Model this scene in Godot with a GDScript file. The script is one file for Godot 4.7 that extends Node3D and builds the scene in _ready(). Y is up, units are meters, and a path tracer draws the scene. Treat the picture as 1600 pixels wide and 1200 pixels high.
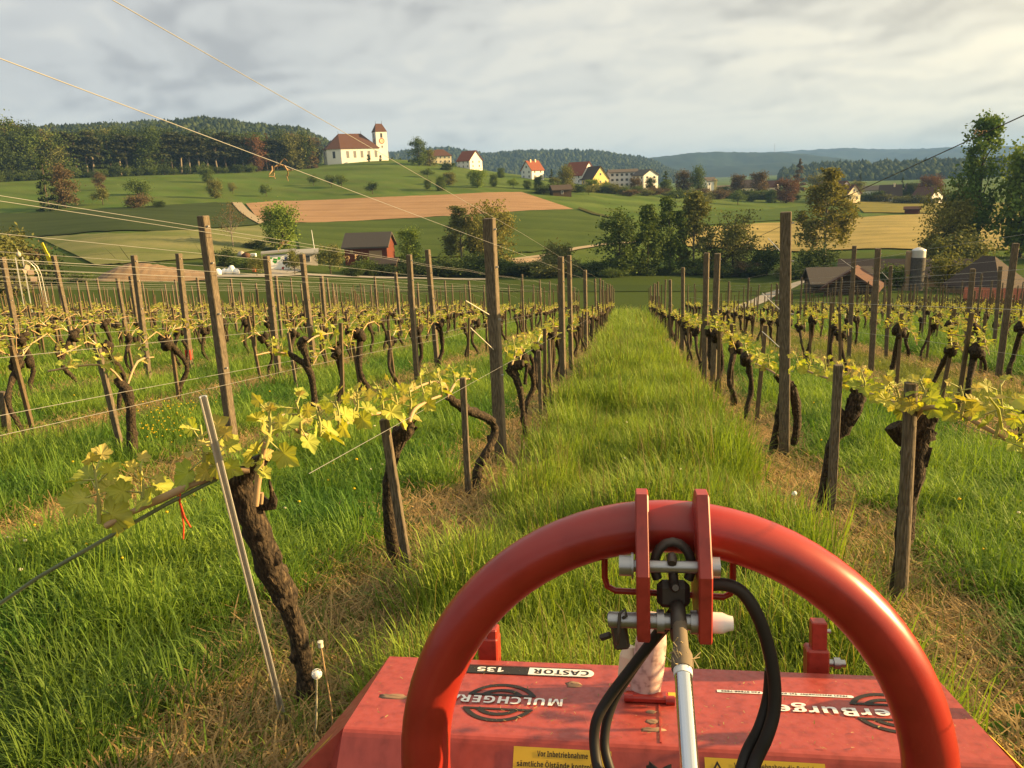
extends Node3D
# A vineyard in low evening sun, seen over the red mulcher on a small tractor, with a church hill across the valley.
# The camera's eye is the origin; the vineyard falls away along -z. Rows of vines run along z.

const FOCAL := 1240.0          # focal length in pixels of a 1600 x 1200 picture
const SLOPE := 0.146           # fall of the vineyard along the rows
const CROSS := 0.02            # and its rise to the left
const EYE := 1.5
const KNOTS := [75.0, 110.0, 150.0, 190.0, 240.0, 280.0, 350.0, 450.0, 560.0, 800.0, 1500.0, 3000.0, 9500.0]
const AZ := [-51.34, -40.19, -33.29, -23.45, -16.15, -8.13, 0.12, 9.27, 17.05, 23.96, 43.3]
const EL := [
	[-9.0, -10.0, -10.5, -10.0, -8.0, -5.5, 1.0, 10.0, 18.0, 24.0, 20.0, 10.0, 0.0],
	[-9.8, -10.5, -11.3, -10.7, -8.3, -5.8, 1.0, 9.5, 16.0, 24.0, 20.0, 10.0, 0.0],
	[-10.2, -11.5, -11.8, -9.2, -6.7, -4.5, 1.5, 9.4, 16.0, 24.0, 20.0, 10.0, 0.0],
	[-10.8, -13.0, -14.5, -13.3, -9.9, -7.0, -1.0, 8.0, 15.0, 18.0, 10.0, 0.0, -10.0],
	[-11.3, -14.2, -17.0, -16.3, -11.2, -7.5, -1.5, 8.0, 16.7, 12.0, -5.0, -15.0, -18.0],
	[-11.9, -15.0, -18.5, -17.6, -12.0, -8.7, -4.5, 0.5, 4.0, -2.0, -12.0, -18.0, -18.0],
	[-12.4, -16.0, -19.0, -19.5, -15.4, -13.0, -10.5, -8.0, -7.5, -12.0, -18.0, -18.0, -18.0],
	[-12.7, -16.5, -20.0, -21.0, -19.5, -18.0, -16.5, -15.0, -14.5, -16.0, -18.0, -18.0, -18.0],
	[-12.6, -15.7, -18.6, -19.3, -19.0, -18.5, -18.3, -18.5, -19.5, -20.0, -20.0, -20.0, -20.0],
	[-12.8, -16.0, -19.0, -20.0, -20.0, -20.0, -20.0, -20.0, -20.0, -20.0, -20.0, -20.0, -20.0],
	[-13.0, -16.0, -19.0, -20.0, -20.0, -20.0, -20.0, -20.0, -20.0, -20.0, -20.0, -20.0, -20.0]]

var eye: Basis
var rng := RandomNumberGenerator.new()
var used := {}
var M := {}
var noise := FastNoiseLite.new()

# ------------------------------------------------------------------ mesh builder
class Geo:
	var v := PackedVector3Array()
	var n := PackedVector3Array()
	var t := PackedVector2Array()
	var c := PackedColorArray()
	var ix := PackedInt32Array()
	var col := Color.WHITE
	func vert(p: Vector3, nn: Vector3, uv := Vector2.ZERO) -> int:
		v.append(p); n.append(nn); t.append(uv); c.append(col)
		return v.size() - 1
	func tri(a: Vector3, b: Vector3, d: Vector3) -> void:   # counter-clockwise from outside
		var nn := (b - a).cross(d - a).normalized()
		var i := vert(a, nn, Vector2(0, 0)); vert(b, nn, Vector2(1, 0)); vert(d, nn, Vector2(0, 1))
		ix.append(i); ix.append(i + 2); ix.append(i + 1)
	func quad(a: Vector3, b: Vector3, d: Vector3, e: Vector3) -> void:
		var nn := (d - a).cross(e - b).normalized()
		var i := vert(a, nn, Vector2(0, 0)); vert(b, nn, Vector2(1, 0)); vert(d, nn, Vector2(1, 1)); vert(e, nn, Vector2(0, 1))
		ix.append_array([i, i + 2, i + 1, i, i + 3, i + 2])
	func tri_smooth(i: int, j: int, k: int) -> void:         # counter-clockwise
		ix.append(i); ix.append(k); ix.append(j)
	func smooth_normals() -> void:
		var s := PackedVector3Array()
		s.resize(v.size())
		for i in range(0, ix.size(), 3):
			var a := ix[i]; var b := ix[i + 1]; var d := ix[i + 2]
			var nn := (v[d] - v[a]).cross(v[b] - v[a])
			s[a] += nn; s[b] += nn; s[d] += nn
		for i in s.size(): n[i] = s[i].normalized()
	func face(ps: Array) -> void:                            # a flat convex polygon, counter-clockwise
		for k in range(1, ps.size() - 1):
			tri(ps[0], ps[k], ps[k + 1])
	func box(at: Transform3D, size: Vector3, bev := 0.0) -> void:
		var h := size / 2
		var b := minf(bev, minf(h.x, minf(h.y, h.z)) * 0.9)
		if b <= 0.0:
			for ax in 3:
				for s in [-1.0, 1.0]:
					var u := Vector3(); var w := Vector3(); var f := Vector3()
					f[ax] = s * h[ax]; u[(ax + 1) % 3] = h[(ax + 1) % 3]; w[(ax + 2) % 3] = h[(ax + 2) % 3] * s
					quad(at * (f - u - w), at * (f + u - w), at * (f + u + w), at * (f - u + w))
			return
		for ax in 3:
			var a1 := (ax + 1) % 3; var a2 := (ax + 2) % 3
			for s in [-1.0, 1.0]:
				var f := Vector3(); var u := Vector3(); var w := Vector3()
				f[ax] = s * h[ax]; u[a1] = h[a1] - b; w[a2] = (h[a2] - b) * s
				quad(at * (f - u - w), at * (f + u - w), at * (f + u + w), at * (f - u + w))
			for s1 in [-1.0, 1.0]:
				for s2 in [-1.0, 1.0]:                          # the edges along ax
					var p := Vector3(); var q := Vector3(); var l := Vector3()
					p[a1] = s1 * h[a1]; p[a2] = s2 * (h[a2] - b)
					q[a1] = s1 * (h[a1] - b); q[a2] = s2 * h[a2]
					l[ax] = h[ax] - b
					if s1 * s2 > 0.0: quad(at * (p - l), at * (p + l), at * (q + l), at * (q - l)) if _out(p - l, p + l, q + l) else quad(at * (q - l), at * (q + l), at * (p + l), at * (p - l))
					else: quad(at * (q - l), at * (q + l), at * (p + l), at * (p - l)) if _out(q - l, q + l, p + l) else quad(at * (p - l), at * (p + l), at * (q + l), at * (q - l))
		for sx in [-1.0, 1.0]:
			for sy in [-1.0, 1.0]:
				for sz in [-1.0, 1.0]:
					var p0 := Vector3(sx * h.x, sy * (h.y - b), sz * (h.z - b))
					var p1 := Vector3(sx * (h.x - b), sy * h.y, sz * (h.z - b))
					var p2 := Vector3(sx * (h.x - b), sy * (h.y - b), sz * h.z)
					if _out(p0, p1, p2): tri(at * p0, at * p1, at * p2)
					else: tri(at * p0, at * p2, at * p1)
	func _out(a: Vector3, b: Vector3, d: Vector3) -> bool:
		return (b - a).cross(d - a).dot(a + b + d) > 0.0
	func bar(a: Vector3, b: Vector3, w: float, d: float, bev := 0.0, side := Vector3.RIGHT) -> void:   # a square bar from a to b
		var y := (b - a).normalized()
		var x := (side - y * side.dot(y)).normalized()
		box(Transform3D(Basis(x, y, x.cross(y)), (a + b) / 2), Vector3(w, a.distance_to(b), d), bev)
	func tube(path: Array, rad: Array, sides := 8, caps := true, wob := 0.0, r: RandomNumberGenerator = null) -> void:
		var m := path.size()
		var prev := Vector3.ZERO
		var first := v.size()
		var run := 0.0
		for i in m:
			var p: Vector3 = path[i]
			var d: Vector3 = (path[mini(i + 1, m - 1)] - path[maxi(i - 1, 0)]).normalized()
			if prev == Vector3.ZERO:
				prev = Vector3.RIGHT if absf(d.x) < 0.8 else Vector3.UP
			var x := (prev - d * prev.dot(d)).normalized()
			prev = x
			var y := d.cross(x)
			if i > 0: run += p.distance_to(path[i - 1])
			var rr: float = rad[i] if rad.size() > 1 else rad[0]
			for k in sides + 1:
				var a := TAU * (k % sides) / sides
				var o := x * cos(a) + y * sin(a)
				var q := rr
				if wob > 0.0 and r != null and k < sides: q *= 1.0 + r.randf_range(-wob, wob)
				if k == sides: vert(v[v.size() - sides], n[n.size() - sides], Vector2(1, run))
				else: vert(p + o * q, o, Vector2(float(k) / sides, run))
		for i in m - 1:
			for k in sides:
				var a := first + i * (sides + 1) + k
				var b := a + sides + 1
				ix.append_array([a, b, a + 1, a + 1, b, b + 1])
		if caps:
			for e in [0, m - 1]:
				var dd: Vector3 = (path[0] - path[1]).normalized() if e == 0 else (path[m - 1] - path[m - 2]).normalized()
				var i0 := vert(path[e], dd)
				for k in sides + 1: vert(v[first + e * (sides + 1) + k], dd)
				for k in sides:
					if e == 0: ix.append_array([i0, i0 + 1 + k, i0 + 2 + k])
					else: ix.append_array([i0, i0 + 2 + k, i0 + 1 + k])
	func lathe(at: Transform3D, prof: Array, sides := 20) -> void:   # profile of (radius, height), about the local y axis, outward with rising height
		for i in prof.size() - 1:
			var p: Vector2 = prof[i]; var q: Vector2 = prof[i + 1]
			var sl := Vector2(q.y - p.y, p.x - q.x).normalized()
			var i0 := v.size()
			for k in sides + 1:
				var a := TAU * k / sides
				var o := Vector3(cos(a), 0, sin(a))
				var nn := (at.basis * (o * sl.x + Vector3.UP * sl.y)).normalized()
				vert(at * (o * p.x + Vector3.UP * p.y), nn, Vector2(float(k) / sides, p.y)); vert(at * (o * q.x + Vector3.UP * q.y), nn, Vector2(float(k) / sides, q.y))
			for k in sides:
				var a := i0 + k * 2
				ix.append_array([a, a + 2, a + 1, a + 2, a + 3, a + 1])
	func blob(at: Vector3, s: Vector3, rings := 5, sides := 7, wob := 0.0, r: RandomNumberGenerator = null) -> void:
		var i0 := v.size()
		for i in rings + 1:
			for k in sides + 1:
				var la := PI * i / rings - PI / 2
				var lo := TAU * (k % sides) / sides
				var o := Vector3(cos(la) * cos(lo), sin(la), cos(la) * sin(lo))
				if k == sides: vert(v[v.size() - sides], n[n.size() - sides])
				else:
					var q := 1.0 + (r.randf_range(-wob, wob) if r != null else 0.0)
					vert(at + o * s * q, (o / s).normalized())
		for i in rings:
			for k in sides:
				var a := i0 + i * (sides + 1) + k
				var b := a + sides + 1
				ix.append_array([a, a + 1, b, a + 1, b + 1, b])
	func mesh(into: ArrayMesh = null) -> ArrayMesh:
		var a := []
		a.resize(Mesh.ARRAY_MAX)
		a[Mesh.ARRAY_VERTEX] = v; a[Mesh.ARRAY_NORMAL] = n; a[Mesh.ARRAY_TEX_UV] = t; a[Mesh.ARRAY_COLOR] = c; a[Mesh.ARRAY_INDEX] = ix
		var m := into if into else ArrayMesh.new()
		m.add_surface_from_arrays(Mesh.PRIMITIVE_TRIANGLES, a)
		return m

# ------------------------------------------------------------------ naming, tagging
func numbered(called: String) -> String:
	var k: int = used.get(called, 0)
	used[called] = k + 1
	return called if k == 0 else "%s_%03d" % [called, k]

func tag(o: Node, label: String, category: String, group := "", kind := "") -> Node:
	if label: o.set_meta("label", label)
	if category: o.set_meta("category", category)
	if group: o.set_meta("group", group)
	if kind: o.set_meta("kind", kind)
	return o

func thing(called: String, label: String, category: String, at := Vector3.ZERO, turn := 0.0, group := "") -> Node3D:
	var o := Node3D.new()
	o.name = numbered(called)
	add_child(o)
	o.position = at
	o.rotation.y = turn
	tag(o, label, category, group)
	return o

func part(called: String, g: Variant, m: Material, parent: Node = null) -> MeshInstance3D:
	var o := MeshInstance3D.new()
	o.mesh = g.mesh() if g is Geo else g
	o.material_override = m
	var p: Node = parent if parent else self
	o.name = numbered(called) if p == self else called
	p.add_child(o, true)
	return o

func structure(called: String, g: Geo, m: Material) -> MeshInstance3D:
	var o := part(called, g, m)
	o.set_meta("kind", "structure")
	return o

func copy(o: Node3D, label: String, at: Transform3D, group := "") -> Node3D:
	var c: Node3D = o.duplicate()
	c.name = numbered(String(o.name).rstrip("0123456789_"))
	add_child(c)
	c.transform = at
	c.set_meta("label", label)
	if group: c.set_meta("group", group)
	return c

func many(called: String, mesh: Mesh, m: Material, xs: Array, cols: Array, label: String, category: String, parent: Node = null) -> void:   # what nobody could count
	if xs.is_empty(): return
	var mm := MultiMesh.new()
	mm.transform_format = MultiMesh.TRANSFORM_3D
	mm.use_colors = not cols.is_empty()
	mm.mesh = mesh
	mm.instance_count = xs.size()
	var st := 16 if mm.use_colors else 12
	var b := PackedFloat32Array()
	b.resize(xs.size() * st)
	for i in xs.size():
		var q: Transform3D = xs[i]
		var k := i * st
		b[k] = q.basis.x.x; b[k + 1] = q.basis.y.x; b[k + 2] = q.basis.z.x; b[k + 3] = q.origin.x
		b[k + 4] = q.basis.x.y; b[k + 5] = q.basis.y.y; b[k + 6] = q.basis.z.y; b[k + 7] = q.origin.y
		b[k + 8] = q.basis.x.z; b[k + 9] = q.basis.y.z; b[k + 10] = q.basis.z.z; b[k + 11] = q.origin.z
		if st == 16:
			var cc: Color = cols[i]
			b[k + 12] = cc.r; b[k + 13] = cc.g; b[k + 14] = cc.b; b[k + 15] = 1.0
	mm.buffer = b
	var o := MultiMeshInstance3D.new()
	o.multimesh = mm
	o.material_override = m
	var p: Node = parent if parent else self
	o.name = numbered(called) if p == self else called
	p.add_child(o, true)
	o.set_meta("kind", "stuff")
	if p == self: tag(o, label, category)

func lin(r: float, g: float, b: float) -> Color:
	return Color(r, g, b).linear_to_srgb()

func mat(c: Color, rough := 0.9, o := {}) -> StandardMaterial3D:
	var m := StandardMaterial3D.new()
	m.albedo_color = c
	m.roughness = rough
	m.metallic_specular = o.get("spec", 0.4)
	m.metallic = o.get("metal", 0.0)
	m.cull_mode = BaseMaterial3D.CULL_DISABLED
	if o.get("vc", false): m.vertex_color_use_as_albedo = true
	if o.has("back"):
		m.backlight_enabled = true
		m.backlight = o.back
	if o.has("tex"):
		m.albedo_texture = o.tex
		m.uv1_triplanar = true
		m.uv1_world_triplanar = o.get("world", false)
		m.uv1_scale = o.get("scale", Vector3.ONE)
	if o.has("bump"):
		m.normal_enabled = true
		m.normal_texture = o.bump
		m.normal_scale = o.get("bs", 1.0)
		m.uv1_triplanar = true
		m.uv1_world_triplanar = o.get("world", false)
		m.uv1_scale = o.get("scale", Vector3.ONE)
	if o.has("coat"):
		m.clearcoat_enabled = true
		m.clearcoat = o.coat
		m.clearcoat_roughness = 0.15
	return m

func noise_tex(seed_: int, freq: float, stops: Array, size := 256, octaves := 4, bump := false, kind := FastNoiseLite.TYPE_SIMPLEX_SMOOTH) -> NoiseTexture2D:
	var f := FastNoiseLite.new()
	f.seed = seed_; f.frequency = freq; f.fractal_octaves = octaves; f.noise_type = kind
	var t := NoiseTexture2D.new()
	t.width = size; t.height = size; t.seamless = true; t.noise = f
	if bump:
		t.as_normal_map = true
		t.bump_strength = 6.0
	elif stops.size():
		var gr := Gradient.new()
		var offs := PackedFloat32Array(); var cs := PackedColorArray()
		for s in stops:
			offs.append(s[0]); cs.append(s[1])
		gr.offsets = offs; gr.colors = cs
		t.color_ramp = gr
	return t

const ORD := ["first", "second", "third", "fourth", "fifth", "sixth", "seventh", "eighth", "ninth", "tenth", "eleventh", "twelfth", "thirteenth", "fourteenth", "fifteenth", "sixteenth", "seventeenth", "eighteenth", "nineteenth", "twentieth"]
func nth(i: int) -> String:                     # from 0
	if i < 20: return ORD[i]
	var tens := ["", "", "twenty", "thirty", "forty", "fifty", "sixty"]
	if (i + 1) % 10 == 0: return String(tens[(i + 1) / 10]).trim_suffix("y") + "ieth"
	return "%s-%s" % [tens[(i + 1) / 10], ORD[(i + 1) % 10 - 1]]

# ------------------------------------------------------------------ the lie of the land
func ray(px: float, py: float) -> Vector3:      # the direction in which a point of the photograph lies
	return eye * Vector3((px - 800.0) / FOCAL, (600.0 - py) / FOCAL, -1.0)

func land(x: float, z: float) -> float:
	var d := sqrt(x * x + z * z)
	var flat := -EYE + SLOPE * z - CROSS * x
	if d < 50.0: return flat
	var az := clampf(rad_to_deg(atan2(x, -z)), AZ[0] + 0.01, AZ[10] - 0.01)
	var i := 0
	while AZ[i + 1] < az: i += 1
	var u: float = (az - AZ[i]) / (AZ[i + 1] - AZ[i])
	var dd := clampf(d, KNOTS[0], KNOTS[12] - 1.0)
	var j := 0
	while KNOTS[j + 1] < dd: j += 1
	var w: float = log(dd / KNOTS[j]) / log(KNOTS[j + 1] / KNOTS[j])
	var e := []
	for k in [maxi(i - 1, 0), i, i + 1, mini(i + 2, 10)]:
		var row: Array = EL[k]
		e.append(cubic_interpolate(row[j], row[j + 1], row[maxi(j - 1, 0)], row[mini(j + 2, 12)], w))
	var far: float = cubic_interpolate(e[1], e[2], e[0], e[3], u)
	return lerpf(flat, far, smoothstep(50.0, 80.0, d))

func on(x: float, z: float, up := 0.0) -> Vector3:
	return Vector3(x, land(x, z) + up, z)

func hit(px: float, py: float) -> Vector3:      # where the line of sight meets the land
	var d := ray(px, py)
	d /= sqrt(d.x * d.x + d.z * d.z)
	var lo := 1.0
	var s := 1.0
	while s < 2500.0:
		if d.y * s < land(d.x * s, d.z * s): break
		lo = s
		s *= 1.015
	for k in 20:
		var m := (lo + s) / 2
		if d.y * m < land(d.x * m, d.z * m): s = m
		else: lo = m
	return on(d.x * s, d.z * s)

func far(px: float, dist: float) -> Vector3:    # the ground at that bearing and distance
	var d := ray(px, 300.0)
	var l := sqrt(d.x * d.x + d.z * d.z)
	return on(d.x / l * dist, d.z / l * dist)

func at_z(px: float, py: float, z: float) -> Vector3:   # the point of a sight line in the upright plane across the rows at z
	var d := ray(px, py)
	return d * (z / d.z)

func row_x(k: int) -> float:                    # rows left of the aisle are -1, -2, ...; right of it 1, 2, ...
	return -1.08 - 2.38 * (-k - 1) if k < 0 else 1.27 + 2.4 * (k - 1)

func row_name(k: int) -> String:
	return "%s row %s of the grass aisle" % [nth(absi(k) - 1), "left" if k < 0 else "right"]

func row_end(k: int) -> float:
	return -57.0 + 0.15 * row_x(k) if k < 0 else -53.0 - 0.9 * maxf(0.0, row_x(k) - 3.0)

# ------------------------------------------------------------------ vines
func leaf_into(g: Geo, at: Transform3D, size: float, fine := true) -> void:   # a five-lobed vine leaf, stalk at the origin, tip along +y, folded along the midrib
	var rim := [Vector2(0.0, -0.02), Vector2(0.10, -0.2), Vector2(0.27, -0.27), Vector2(0.36, -0.17), Vector2(0.5, -0.12), Vector2(0.47, 0.04), Vector2(0.42, 0.1), Vector2(0.55, 0.2), Vector2(0.60, 0.38), Vector2(0.47, 0.42), Vector2(0.37, 0.52), Vector2(0.27, 0.5), Vector2(0.25, 0.64), Vector2(0.13, 0.76), Vector2(0.0, 0.9)] if fine else [Vector2(0.0, -0.05), Vector2(0.3, -0.22), Vector2(0.5, 0.05), Vector2(0.46, 0.42), Vector2(0.0, 0.85)]
	var mid := Vector3(0, 0.12 * size, -0.06 * size)
	for s in [-1.0, 1.0]:
		for i in rim.size() - 1:
			var a: Vector2 = rim[i]; var b: Vector2 = rim[i + 1]
			var pa := at * (Vector3(a.x * s, a.y, absf(a.x) * 0.38 - a.x * a.x * 0.5 - a.y * a.y * 0.22 + (0.035 if i % 2 == 0 else -0.02)) * size)
			var pb := at * (Vector3(b.x * s, b.y, absf(b.x) * 0.38 - b.x * b.x * 0.5 - b.y * b.y * 0.22 + (-0.02 if i % 2 == 0 else 0.035)) * size)
			if s > 0: g.tri(at * mid, pa, pb)
			else: g.tri(at * mid, pb, pa)
			var last := g.c.size() - 3                        # paler at the midrib
			g.c[last] = Color(g.col.r * 1.25, g.col.g * 1.15, g.col.b * 1.3)
			g.c[last + 1] = g.col * (0.82 if i % 2 == 0 else 1.0)
			g.c[last + 2] = g.col * (1.0 if i % 2 == 0 else 0.82)

func leaf_turn(up: Vector3, out: Vector3) -> Basis:
	var y := out.normalized()
	var z := (up - y * up.dot(y)).normalized()
	return Basis(y.cross(z), y, z)

func leaf_colour(r: RandomNumberGenerator, young: float) -> Color:
	var c := Color(0.50, 0.51, 0.10).lerp(Color(0.34, 0.43, 0.075), r.randf())
	if r.randf() < young: c = c.lerp(Color(0.52, 0.38, 0.16), r.randf_range(0.2, 0.7))
	return c * r.randf_range(0.85, 1.12)

func shoot_into(g: Geo, stem: Geo, at: Vector3, dir: Vector3, length: float, leaf: float, count: int, r: RandomNumberGenerator, fine: bool) -> void:
	var tip := at + dir * length + Vector3(r.randf_range(-0.03, 0.03), 0, r.randf_range(-0.03, 0.03))
	var mid := (at + tip) / 2 + Vector3(r.randf_range(-0.02, 0.02), 0.01, r.randf_range(-0.02, 0.02))
	stem.tube([at, mid, tip], [0.006, 0.005, 0.0025], 4, false)
	for i in count:
		var f := float(i + 1) / count
		var p := at.lerp(mid, f * 2) if f < 0.5 else mid.lerp(tip, f * 2 - 1)
		var a := r.randf() * TAU
		var out := Vector3(cos(a), r.randf_range(-0.55, 0.5) + f * 0.6, sin(a)).normalized()
		var q := p + out * leaf * r.randf_range(0.3, 0.7)
		g.col = leaf_colour(r, 0.25 + f * 0.35)
		leaf_into(g, Transform3D(leaf_turn(Vector3(r.randf_range(-0.5, 0.5), 1, r.randf_range(-0.5, 0.5)), out), q), leaf * r.randf_range(0.75, 1.25) * (1.15 - 0.55 * f), fine)

func bark_tube(g: Geo, pts: Array, rad: Array, r: RandomNumberGenerator, sides := 9) -> void:   # a gnarled trunk or arm through these points, lumpy and twisted
	var path := []
	var rr := []
	for i in pts.size() - 1:
		var p0: Vector3 = pts[maxi(i - 1, 0)]; var p1: Vector3 = pts[i]; var p2: Vector3 = pts[i + 1]; var p3: Vector3 = pts[mini(i + 2, pts.size() - 1)]
		for k in 4:
			var u := k / 4.0
			path.append(p1.cubic_interpolate(p2, p0, p3, u) + Vector3(r.randf_range(-1, 1), r.randf_range(-1, 1), r.randf_range(-1, 1)) * rad[i] * 0.12)
			rr.append(lerpf(rad[i], rad[i + 1], u) * r.randf_range(0.84, 1.2))
	path.append(pts[pts.size() - 1]); rr.append(rad[rad.size() - 1])
	g.col = Color(1, 1, 1)
	g.tube(path, rr, sides, true, 0.16, r)
	for i in range(1, path.size() - 1):           # knobs and strips of lifting bark
		if r.randf() < 0.55:
			var a := r.randf() * TAU
			var o := Vector3(cos(a), r.randf_range(-0.3, 0.3), sin(a))
			g.col = Color.WHITE * r.randf_range(0.7, 1.25)
			g.blob(path[i] + o * rr[i] * 0.8, Vector3(0.4, 0.6, 0.4) * rr[i] * r.randf_range(0.7, 1.3), 4, 6, 0.25, r)
		if r.randf() < 0.5:
			var a := r.randf() * TAU
			var o = Vector3(cos(a), 0, sin(a)) * rr[i]
			g.col = Color.WHITE * r.randf_range(0.9, 1.7)
			var up: Vector3 = (path[i + 1] - path[i - 1]).normalized()
			g.bar(path[i] + o * 0.95 - up * rr[i] * 0.9, path[i] + o * 1.12 + up * rr[i] * 0.8, rr[i] * 0.28, rr[i] * 0.12)

func vine_pieces(seed_: int, fine: bool) -> Dictionary:      # a typical vine standing at the origin, its row along z
	var r := RandomNumberGenerator.new()
	r.seed = seed_
	var trunk := Geo.new(); var cane := Geo.new(); var leaves := Geo.new()
	var top := Vector3(r.randf_range(-0.06, 0.06), r.randf_range(0.78, 0.92), r.randf_range(-0.16, 0.16))
	var side := r.randf_range(-0.14, 0.14)
	var w := r.randf_range(0.025, 0.036)
	bark_tube(trunk, [Vector3(0, -0.1, 0), Vector3(side * 0.4, 0.22, side), Vector3(-side * 0.3, 0.5, side * 1.5 + top.z * 0.4), top], [w * 1.25, w, w * 0.95, w * 1.25], r)
	if r.randf() < 0.6:
		bark_tube(trunk, [Vector3(-side * 0.3, 0.5, side * 1.5 + top.z * 0.4), Vector3(0.03, 0.68, side * 2.2), top + Vector3(0.05, -0.04, 0.22 * signf(side))], [w * 0.8, w * 0.6, w * 0.7], r, 7)
	trunk.col = Color.WHITE * 0.8
	for k in 6: trunk.blob(top + Vector3(r.randf_range(-0.05, 0.05), r.randf_range(-0.05, 0.05), r.randf_range(-0.08, 0.08)), Vector3(0.045, 0.05, 0.05) * r.randf_range(0.8, 1.4), 5, 7, 0.25, r)
	for s in [-1.0, 1.0]:
		if r.randf() < 0.15: continue
		var l := r.randf_range(0.35, 0.72)
		var path := [top + Vector3(0, 0.02, 0), top + Vector3(r.randf_range(-0.03, 0.03), r.randf_range(0.08, 0.16), s * l * 0.35), Vector3(r.randf_range(-0.03, 0.03), r.randf_range(0.9, 0.99), s * l * 0.75 + top.z), Vector3(0, r.randf_range(0.86, 0.93), s * l + top.z)]
		cane.col = Color(1, 1, 1)
		cane.tube(path, [0.009, 0.008, 0.007, 0.005], 5, true)
		var k := 0.12
		while k < 1.0:
			var f := k * 3.0
			var i := mini(int(f), 2)
			var p: Vector3 = path[i].lerp(path[i + 1], f - i)
			shoot_into(leaves, leaves, p, Vector3(r.randf_range(-0.5, 0.5), 1, r.randf_range(-0.4, 0.4)).normalized(), r.randf_range(0.05, 0.16), r.randf_range(0.045, 0.075), r.randi_range(4, 6), r, fine)
			k += r.randf_range(0.14, 0.28)
	if r.randf() < 0.5:
		cane.tube([top, top + Vector3(0.03, 0.12, 0.05), top + Vector3(0.05, 0.26, 0.04)], [0.008, 0.006, 0.004], 5, true)
	return {"trunk": trunk, "cane": cane, "leaves": leaves}

func vine_from(p: Dictionary, label: String, at: Vector3) -> Node3D:
	var o := thing("grapevine", label, "grapevine", at, 0.0, "grapevines in the vineyard rows")
	part("trunk", p.trunk, M.bark, o); part("cane", p.cane, M.cane, o); part("foliage", p.leaves, M.vine_leaf, o)
	return o

# a vine traced limb by limb: limbs [[z, px, py, radius], ...] of old wood; canes the same; clusters [px, py, z, height, leaf size, count]
func own_vine(label: String, limbs: Array, canes: Array, clusters: Array, seed_: int) -> Node3D:
	var r := RandomNumberGenerator.new()
	r.seed = seed_
	var f: Array = limbs[0][0]
	var foot := at_z(f[1], f[2], f[0])
	foot.y = land(foot.x, foot.z)
	var o := thing("grapevine", label, "grapevine", foot, 0.0, "grapevines in the vineyard rows")
	var g := Geo.new()
	for l in limbs:
		var pts := []; var rad := []
		for q in l:
			pts.append(at_z(q[1], q[2], q[0] - 0.09) - foot); rad.append(q[3] * 0.74)
		if l == limbs[0]: pts[0] = Vector3(0, -0.08, 0)
		bark_tube(g, pts, rad, r, 11)
	part("trunk", g, M.bark, o)
	for l in canes:
		var c := Geo.new()
		var pts := []; var rad := []
		for i in l.size():
			var q: Array = l[i]
			pts.append(at_z(q[1], q[2], q[0]) - foot)
			rad.append(q[3] * (1.25 if i % 2 == 1 else 1.0))
		var fine := []; var fr := []
		for i in pts.size() - 1:
			for k in 3:
				fine.append(pts[i].cubic_interpolate(pts[i + 1], pts[maxi(i - 1, 0)], pts[mini(i + 2, pts.size() - 1)], k / 3.0)); fr.append(lerpf(rad[i], rad[i + 1], k / 3.0) * r.randf_range(0.92, 1.12))
		fine.append(pts[-1]); fr.append(rad[-1])
		c.tube(fine, fr, 7, true)
		part("cane", c, M.cane, o)
	for cl in clusters:
		var stem := Geo.new()
		var base := at_z(cl[0], cl[1], cl[2]) - foot
		var top := base + Vector3(r.randf_range(-0.03, 0.03), cl[3], r.randf_range(-0.03, 0.03))
		stem.tube([base, (base + top) / 2 + Vector3(0.012, 0, 0.008), top], [0.007, 0.005, 0.003], 5, false)
		for i in int(cl[5]):
			var u = float(i) / cl[5]
			var a := i * 2.4 + r.randf() * 0.8
			var out := Vector3(cos(a), r.randf_range(-1.2, 0.2) + u * 1.3, sin(a)).normalized()
			var p := base.lerp(top, 0.25 + 0.75 * u)
			var q = p + out * cl[4] * r.randf_range(0.4, 0.8)
			stem.tube([p, q], [0.003, 0.002], 4, false)
			var g2 := Geo.new()
			g2.col = leaf_colour(r, 0.15 + u * 0.5)
			leaf_into(g2, Transform3D(leaf_turn(Vector3(r.randf_range(-1.0, 1.0), r.randf_range(0.2, 1.0), r.randf_range(-0.4, 1.2)), out), q), cl[4] * r.randf_range(0.7, 1.15) * (1.15 - 0.7 * u))
			part("leaf", g2, M.vine_leaf, o)
		part("shoot", stem, M.shoot, o)
	return o

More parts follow.
